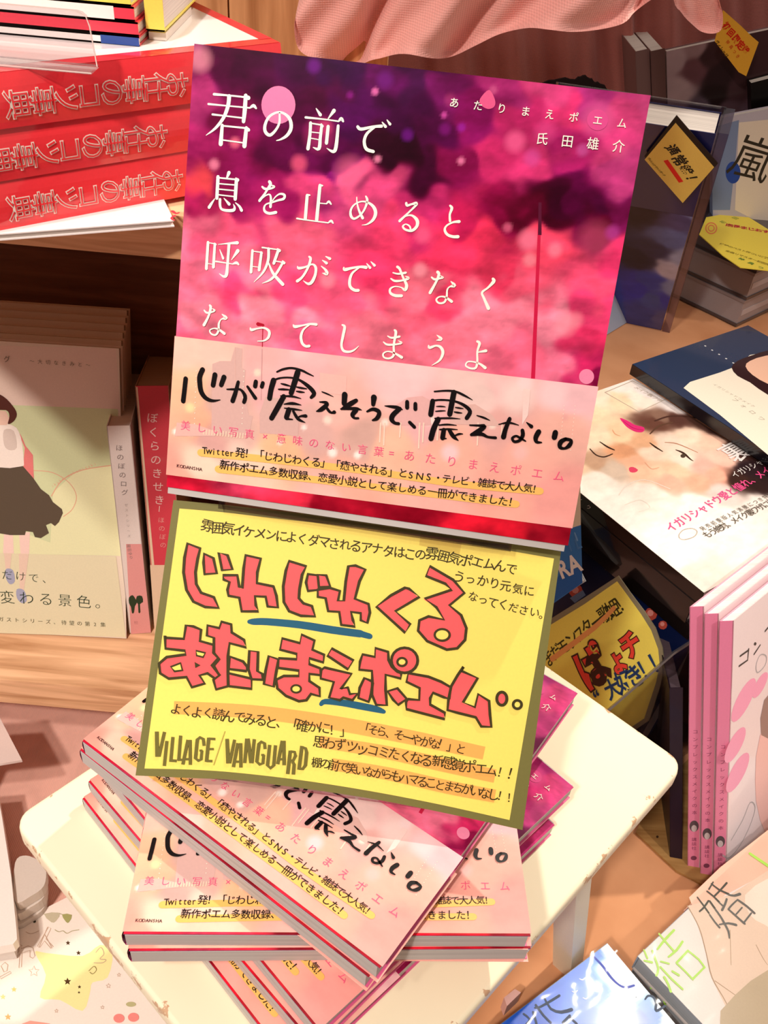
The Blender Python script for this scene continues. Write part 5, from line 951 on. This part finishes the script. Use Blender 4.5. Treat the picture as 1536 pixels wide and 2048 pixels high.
for i in range(3):
    W8 = 8.2
    base = Bm[0]+(Bm[2]-Bm[0])*(i/2); 
    fr = Fr(base, U, V)
    t = thing('pink_magazine', fr, labs[i], 'magazine', 'pink magazines standing at the right'); q = Part(fr); sm = mat('#e884a4', .35, .3)
    fd = np.array([Fd@fr.U, Fd@fr.V, Fd@fr.N]); fd = fd/np.linalg.norm(fd)
    fd[1] = 0; fd = fd/np.linalg.norm(fd)
    def pris(p, u0, u1, v0, v1, d0, d1, m):
        vs = [(u+fd[0]*d_, v, fd[2]*d_) for d_ in (d0, d1) for v in (v0, v1) for u in (u0, u1)]; p.add(vs, [(0, 1, 3, 2), (4, 6, 7, 5), (0, 4, 5, 1), (2, 3, 7, 6), (0, 2, 6, 4), (1, 5, 7, 3)], m)
    pris(q, 0, W8, 0, MH2, 0, .6, sm); pris(q, 0, .5, 0, MH2, 0, MD2, mat('#f0b0c4', .35, .3)); pris(q, W8-.5, W8, 0, MH2, 0, MD2, mat('#f6e2e2', .3, .5))
    q.w = .06; dk_ = mat('#8a3c5c', .5)
    q.text('コンプレックスメイクの本', (W8/2, 118), (W8/2, 50), 3.6, dk_, px=False, rot=90); q.disc((W8/2, 38), 3, mat('#5c4c50', .5), px=False, ry=5); q.disc((W8/2, 36), 1.8, mat('#c8b8b8', .5), px=False, ry=3); q.text('講談社', (W8/2, 26), (W8/2, 18), 3.4, dk_, px=False, rot=90); q.disc((W8/2, 9), 2, mat('#7c4058', .5), px=False)
    q.build('cover', t)
    if i == 2:
        cvf = Fr(fr.at(W8, 0, 0)+0*fr.U, fr.at(*fd[:2], fd[2])-fr.P, fr.V)
        c2 = Part(cvf); c2.w = .1; pink_cover(c2); vs2 = [tuple((lambda d: (d@fr.U, d@fr.V, d@fr.N))(cvf.at(*v)-fr.P)) for v in c2.v]; c2.v = vs2; c2.build('cover_print', t)
    g = Part(fr); pris(g, .6, W8-.6, 1, MH2-.8, .8, MD2-1, PAGES('#fdf4f0')); g.build('page_block', t)
# dark purple book behind them, and black display box with clear sheet
fr = Fr(Bm[0]-U*11+N2*-4, U, V); paperback('purple_book', fr, 8, 150, 100, 'dark purple spined book standing just left of the pink magazines', 'book', '#241624', '#1c101c', pages='#5c4c54')
bx = Fr(Bm[0]-U*15-np.array([0, 0, 2])-Fd*0, Fd, -U)
bx = Fr(rt_fr.at(676, 0, 0), SB, (0, 0, 1)); q = Part(bx); cb = [bx.px(*c) for c in ((1178,1450),(1345,1303),(1378,1282),(1372,1600),(1290,1600))]
cb = [(a, max(b, 1)) for a, b in cb]; q.slab(cb, 0, 1.4, FILM); q.w = 1.5; q.stroke([(1178,1449,7),(1345,1304,6),(1378,1283,5)], mat('#8c8480', .25, .5), smooth=1)
tag(q.build('display_guard', None, bx), 'clear plastic guard with a shiny sloping edge between the stool and the pink magazines', 'guard')
# wooden base board with a nail hole
q = Part(Fr((0, 0, -LIFT+1.6), (1, 0, 0), (0, 1, 0))); wb_ = mat('#a8804c', .6, 0, 'wood', 'olive_board')
q.slab([q.fr.px(*c) for c in ((1376,1520),(1440,1500),(1500,1700),(1420,1780),(1352,1745),(1270,1668),(1300,1600))], 0, 2.2, wb_); q.w = 2.3; q.disc((1313,1677), 2.6, mat('#3c2410', .6)); tag(q.build('wooden_board', None, q.fr), 'olive brown board with a nail hole, lying under the pink magazines', 'board')

# ------------------------------------------------------------------ wrapped wedding comics at the lower right
def comic(q0, q1, z, W, H, T, front, label, art, side, group='wrapped paperbacks at the lower right', top=False):
    """q0 left corner, q1 along the upper left edge"""
    A, B = Pz(*q0, z), Pz(*q1, z); V = nrm(B-A); U = -np.cross([0, 0, 1.0], V); fr = Fr(B-V*H if top else A, U, V)
    t = paperback('wrapped_paperback', fr, W, H, T, label, 'book', front, side, art=art, group=group, rough=.3, coat=.25, pages='#b8bcc0'); return fr, t
def kekkon(p):
    p.poly([(1378,1795),(1440,1735),(1536,1660),(1600,1640),(1600,1720),(1536,1745),(1450,1790),(1395,1840)], mat('#f4b8a0', .3, .5)); p.poly([(1375,1812),(1395,1850),(1412,1900),(1425,1960),(1450,2010),(1480,2048),(1600,2048),(1600,1700),(1460,1790)], mat('#dcc2ac', .3, .5)); p.poly([(1490,1790),(1540,1755),(1600,1740),(1600,1880),(1530,1850),(1500,1830)], mat('#f0d8c8', .3, .5), smooth=2)
    l_ = mat('#a88c70', .4); p.stroke([(1375,1812,2),(1398,1855,2),(1412,1905,2),(1424,1955,2.5),(1452,2005,2),(1470,2048,1.5)], l_); p.stroke([(1430,1962,2),(1470,1990,1.5)], l_); p.stroke([(1460,1860,1.2),(1462,1930,1.2)], l_); p.stroke([(1512,1890,1.5),(1525,1915,1.5),(1535,1930,1)], l_); p.poly([(1440,2048),(1470,1990),(1536,1940),(1600,1930),(1600,2048)], mat('#b4a080', .3, .6), smooth=2)
    p.w = .3; g_ = mat('#a8dc50', .35); K = (1280,1700,5.887)
    p.strokes("400,945,26 290,1060,28 205,1170,22;225,990,24 290,1070,24 400,1195,26;500,1080,26 430,1180,26 335,1260,22;565,1185,22 430,1330,26;565,1190,24 690,1290,24 760,1385,24;430,1335,24 530,1430,24 620,1525,24;760,1380,20 620,1520,24;45,1180,20 85,1275,24;50,1305,22 140,1325,28;145,1190,26 180,1290,26 215,1400,26 190,1480,28;245,1315,22 340,1340,22;240,1380,24 370,1520,26 500,1640,26;380,1430,26 455,1475,30;285,1500,30 330,1580,30 360,1670,30", K, g_, smooth=2)
    k1 = mat('#2c2c1c', .35); k2 = mat('#545450', .35)
    p.strokes("675,560,18 750,660,20 810,745,20;805,600,20 750,680,20 700,725,18;820,605,24 880,690,24;860,380,16 810,465,18;790,490,22 860,545,22 930,615,24;840,400,18 930,470,24 1040,520,26;1020,390,22 940,480,20 870,550,20", K, k1, smooth=2)
    p.strokes("820,765,20 880,850,20 935,915,24;885,700,22 950,790,24 1000,880,26 1040,960,24 1050,1040,14;935,880,16 1040,865,24 1130,885,30;1045,530,20 1110,540,26 1175,520,30;1020,580,22 1000,640,24 965,710,26;935,625,18 975,660,20;1145,590,16 1080,650,18 1040,700,20;1150,590,24 1250,660,26 1345,745,28;1040,700,22 1140,790,24 1230,870,26;1310,745,18 1220,860,18;1200,680,16 1130,760,16", K, k2, smooth=2)
    p.stroke([(1540,1735,7),(1500,1708,6)], g_); p.w = .8; w_ = mat('#ffffff', .1, 1)
kf, kt = comic((1276,1913), (1536,1668), -LIFT+42, 150, 205, 15, '#e0d6d0', 'shrink-wrapped white paperback with a big green and a black character, at the lower right corner', kekkon, '#98a4b0')
kt['group'] = 'wrapped paperbacks at the lower right'
def wrap_film(t, fr, W, H, seed, n=46):
    q = Part(fr); rows = []
    for j in range(n+1):
        r = []
        for i in range(n+1):
            u, v = -1+(W+2)*i/n, -1+(H+2)*j/n
            h = .6+2.6*abs(noise.noise(Vector((u*.035+v*.02, v*.012-u*.01, seed))))+.5*noise.noise(Vector((u*.12, v*.05, seed+2)))+.5
            r.append((u, v, 1.1+max(0, h-.6)))
        rows.append(r)
    q.grid(rows, mat('#fbfafa', .07, 0, 'film', 'shrink_film')); q.build('shrink_wrap', t, smooth=True)
wrap_film(kt, kf, 150, 205, 3)
f_ = Fr(kf.P-np.array([0, 0, 15.3])+kf.U*1, kf.U, kf.V); copy_thing(kt, f_, 'wrapped paperback lying under the white one with the green character')
def sky_art(p):
    pfield(p, 148, 190, [(1190,1905,'#4ca4f4'),(1215,1900,'#f4f8fc'),(1150,1940,'#48a0f4'),(1180,1975,'#5aacf8'),(1220,1940,'#e8f4fc'),(1240,1960,'#f4f6fa'),(1100,1990,'#3c98f0'),(1150,2010,'#50a4f4'),(1060,2040,'#3890e8'),(1205,1990,'#60b0f4'),(1230,2010,'#f0f4fa'),(1225,2040,'#e8f0f8'),(1270,1985,'#e0ecf8'),(1290,2010,'#68b0ec'),(1280,2035,'#4898dc'),(1310,2030,'#58a8e8'),(1320,2010,'#dce8f4'),(1335,2040,'#f0f4f8'),(1300,1975,'#c8dcf0'),(1190,2040,'#48a0f0'),(1250,1975,'#f0f4f8'),(1256,2010,'#b8d4f0')], pw=4.4, amp=.04, gam=1.7)
    w_ = mat('#f4f6fa', .3, .6); 0 and p.poly([(1210,1885),(1240,1920),(1250,1945),(1258,1960),(1240,1975),(1262,1985),(1290,1990),(1330,2000),(1345,2030),(1355,2060),(1210,2060),(1222,2020),(1210,1985),(1218,1960),(1206,1935),(1200,1900)], w_, smooth=3); 0
    p.w = .2; n_ = mat('#223c5c', .4); b_ = mat('#3850c0', .4); K = (1000,1400,2.866)
    p.stroke([(1188,1914,4),(1205,1932,5),(1222,1955,5),(1238,1970,4),(1252,1975,5),(1268,1971,4)], b_)
    p.stroke([(1290,1999,3),(1296,1992,4),(1306,1994,5),(1312,2006,5),(1312,2022,5),(1330,2012,4)], n_); p.text('・', (1272,1995), (1273,1994), 8, n_)
    p.strokes("340,1695,14 300,1720,14 230,1760,12 200,1765,10;205,1750,14 250,1810,14 290,1850,14;250,1700,10 290,1770,14 350,1790,18 410,1775,20;135,1800,12 170,1830,12 150,1860,12;190,1790,14 210,1860,14;400,1810,14 360,1850,14;395,1815,14 440,1857,14", K, n_, smooth=2)
    for x, y in ((1165,1960),(1172,1998),(1150,1985)): p.stroke([(x-6,y-2,1.5),(x,y,2.5),(x+5,y-4,1.5)], w_)
skf, skt = comic((1000,2050), (1215,1887), -LIFT+34, 148, 190, 14, '#4a9ef0', 'shrink-wrapped sky blue paperback with white clouds, at the bottom edge right of the stool', sky_art, '#708090', top=True)
wrap_film(skt, skf, 148, 190, 8)
# small pale bottle-like scraps below the stool corner
rounded_slab('pink_eraser', [(1008,1995),(1030,1978),(1042,1985),(1014,2012)], -LIFT+20, 14, mat('#f0c0b8', .5), 'small pale pink block in the shade right beneath the stool edge', 'block')

# ------------------------------------------------------------------ draped pink cloth at the top
def drape(name, bot, top, Yb, Yt, m, label, amp=9, folds=9, n=90, r=60, seed=0, skew=.6):
    B_ = crv([(*b, 0) for b in bot], 10); T_ = crv([(*b, 0) for b in top], 10); fr = Fr((150, Yb, 250), (1, 0, 0), (0, 1, 0)); rows = []
    def samp(L, t): x = t*(len(L)-1); i = min(int(x), len(L)-2); f = x-i; return L[i]*(1-f)+L[i+1]*f
    for j in range(r+1):
        row = []; v = j/r
        for i in range(n+1):
            s_ = i/n; b = samp(B_, s_); t = samp(T_, s_); Y = Yb+(Yt-Yb)*v
            P = Py(b[0], b[1], Yb)*(1-v)+Py(t[0], t[1], Yt)*v
            ph = folds*2*math.pi*s_+1.3*math.sin(5*s_+seed)+v*skew*2.6
            d = amp*(math.sin(ph)*.6+.35*math.sin(2.3*ph+1)+.25*noise.noise(Vector((s_*9, v*2, seed))))*(1-.25*v)
            if v < .03: d += (1-v/.03)**2*6
            row.append((P[0]-150, P[1]-Yb-d, P[2]-250+.3*d))
        rows.append(row)
    q = Part(); q.grid(rows, m); o = q.build(name, None, fr, smooth=True); tag(o, label, 'cloth'); return o
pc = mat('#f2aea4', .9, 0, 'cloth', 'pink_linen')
drape('draped_cloth', [(596,40),(602,100),(650,125),(720,128),(752,120),(800,112),(860,118),(905,112),(950,92),(1000,68),(1046,60),(1090,66),(1150,66),(1234,52),(1270,25),(1300,0)],
      [(560,-660),(640,-690),(720,-700),(800,-710),(900,-720),(1000,-720),(1100,-720),(1200,-720),(1300,-710),(1380,-700)], 545, 515, pc, 'pale pink linen draped in folds across the top of the photo', amp=15, folds=3.2, skew=-5)
dc = mat('#c4766c', .9, 0, 'cloth', 'shaded_pink_linen')  # pink linen again, the shadow on this back layer put into its colour
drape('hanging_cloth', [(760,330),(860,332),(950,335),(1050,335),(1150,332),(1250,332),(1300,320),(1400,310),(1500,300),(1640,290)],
      [(700,-680),(800,-690),(900,-690),(1000,-690),(1100,-690),(1200,-690),(1300,-690),(1400,-690),(1500,-690),(1640,-690)], 1090, 1100, dc, 'pink cloth in a shadow-darkened colour, hanging behind the pale pink linen', amp=14, folds=7, seed=4)
drape('cloth_fold', [(1350,20),(1380,52),(1412,68),(1436,62),(1440,30),(1430,0)], [(1240,-640),(1270,-650),(1310,-660),(1340,-660),(1380,-660),(1400,-660)], 720, 690, pc, 'single pale pink fold of cloth hanging beside the amber card', amp=3, folds=1.5, n=30)
bpy.data.objects.remove(_fo)
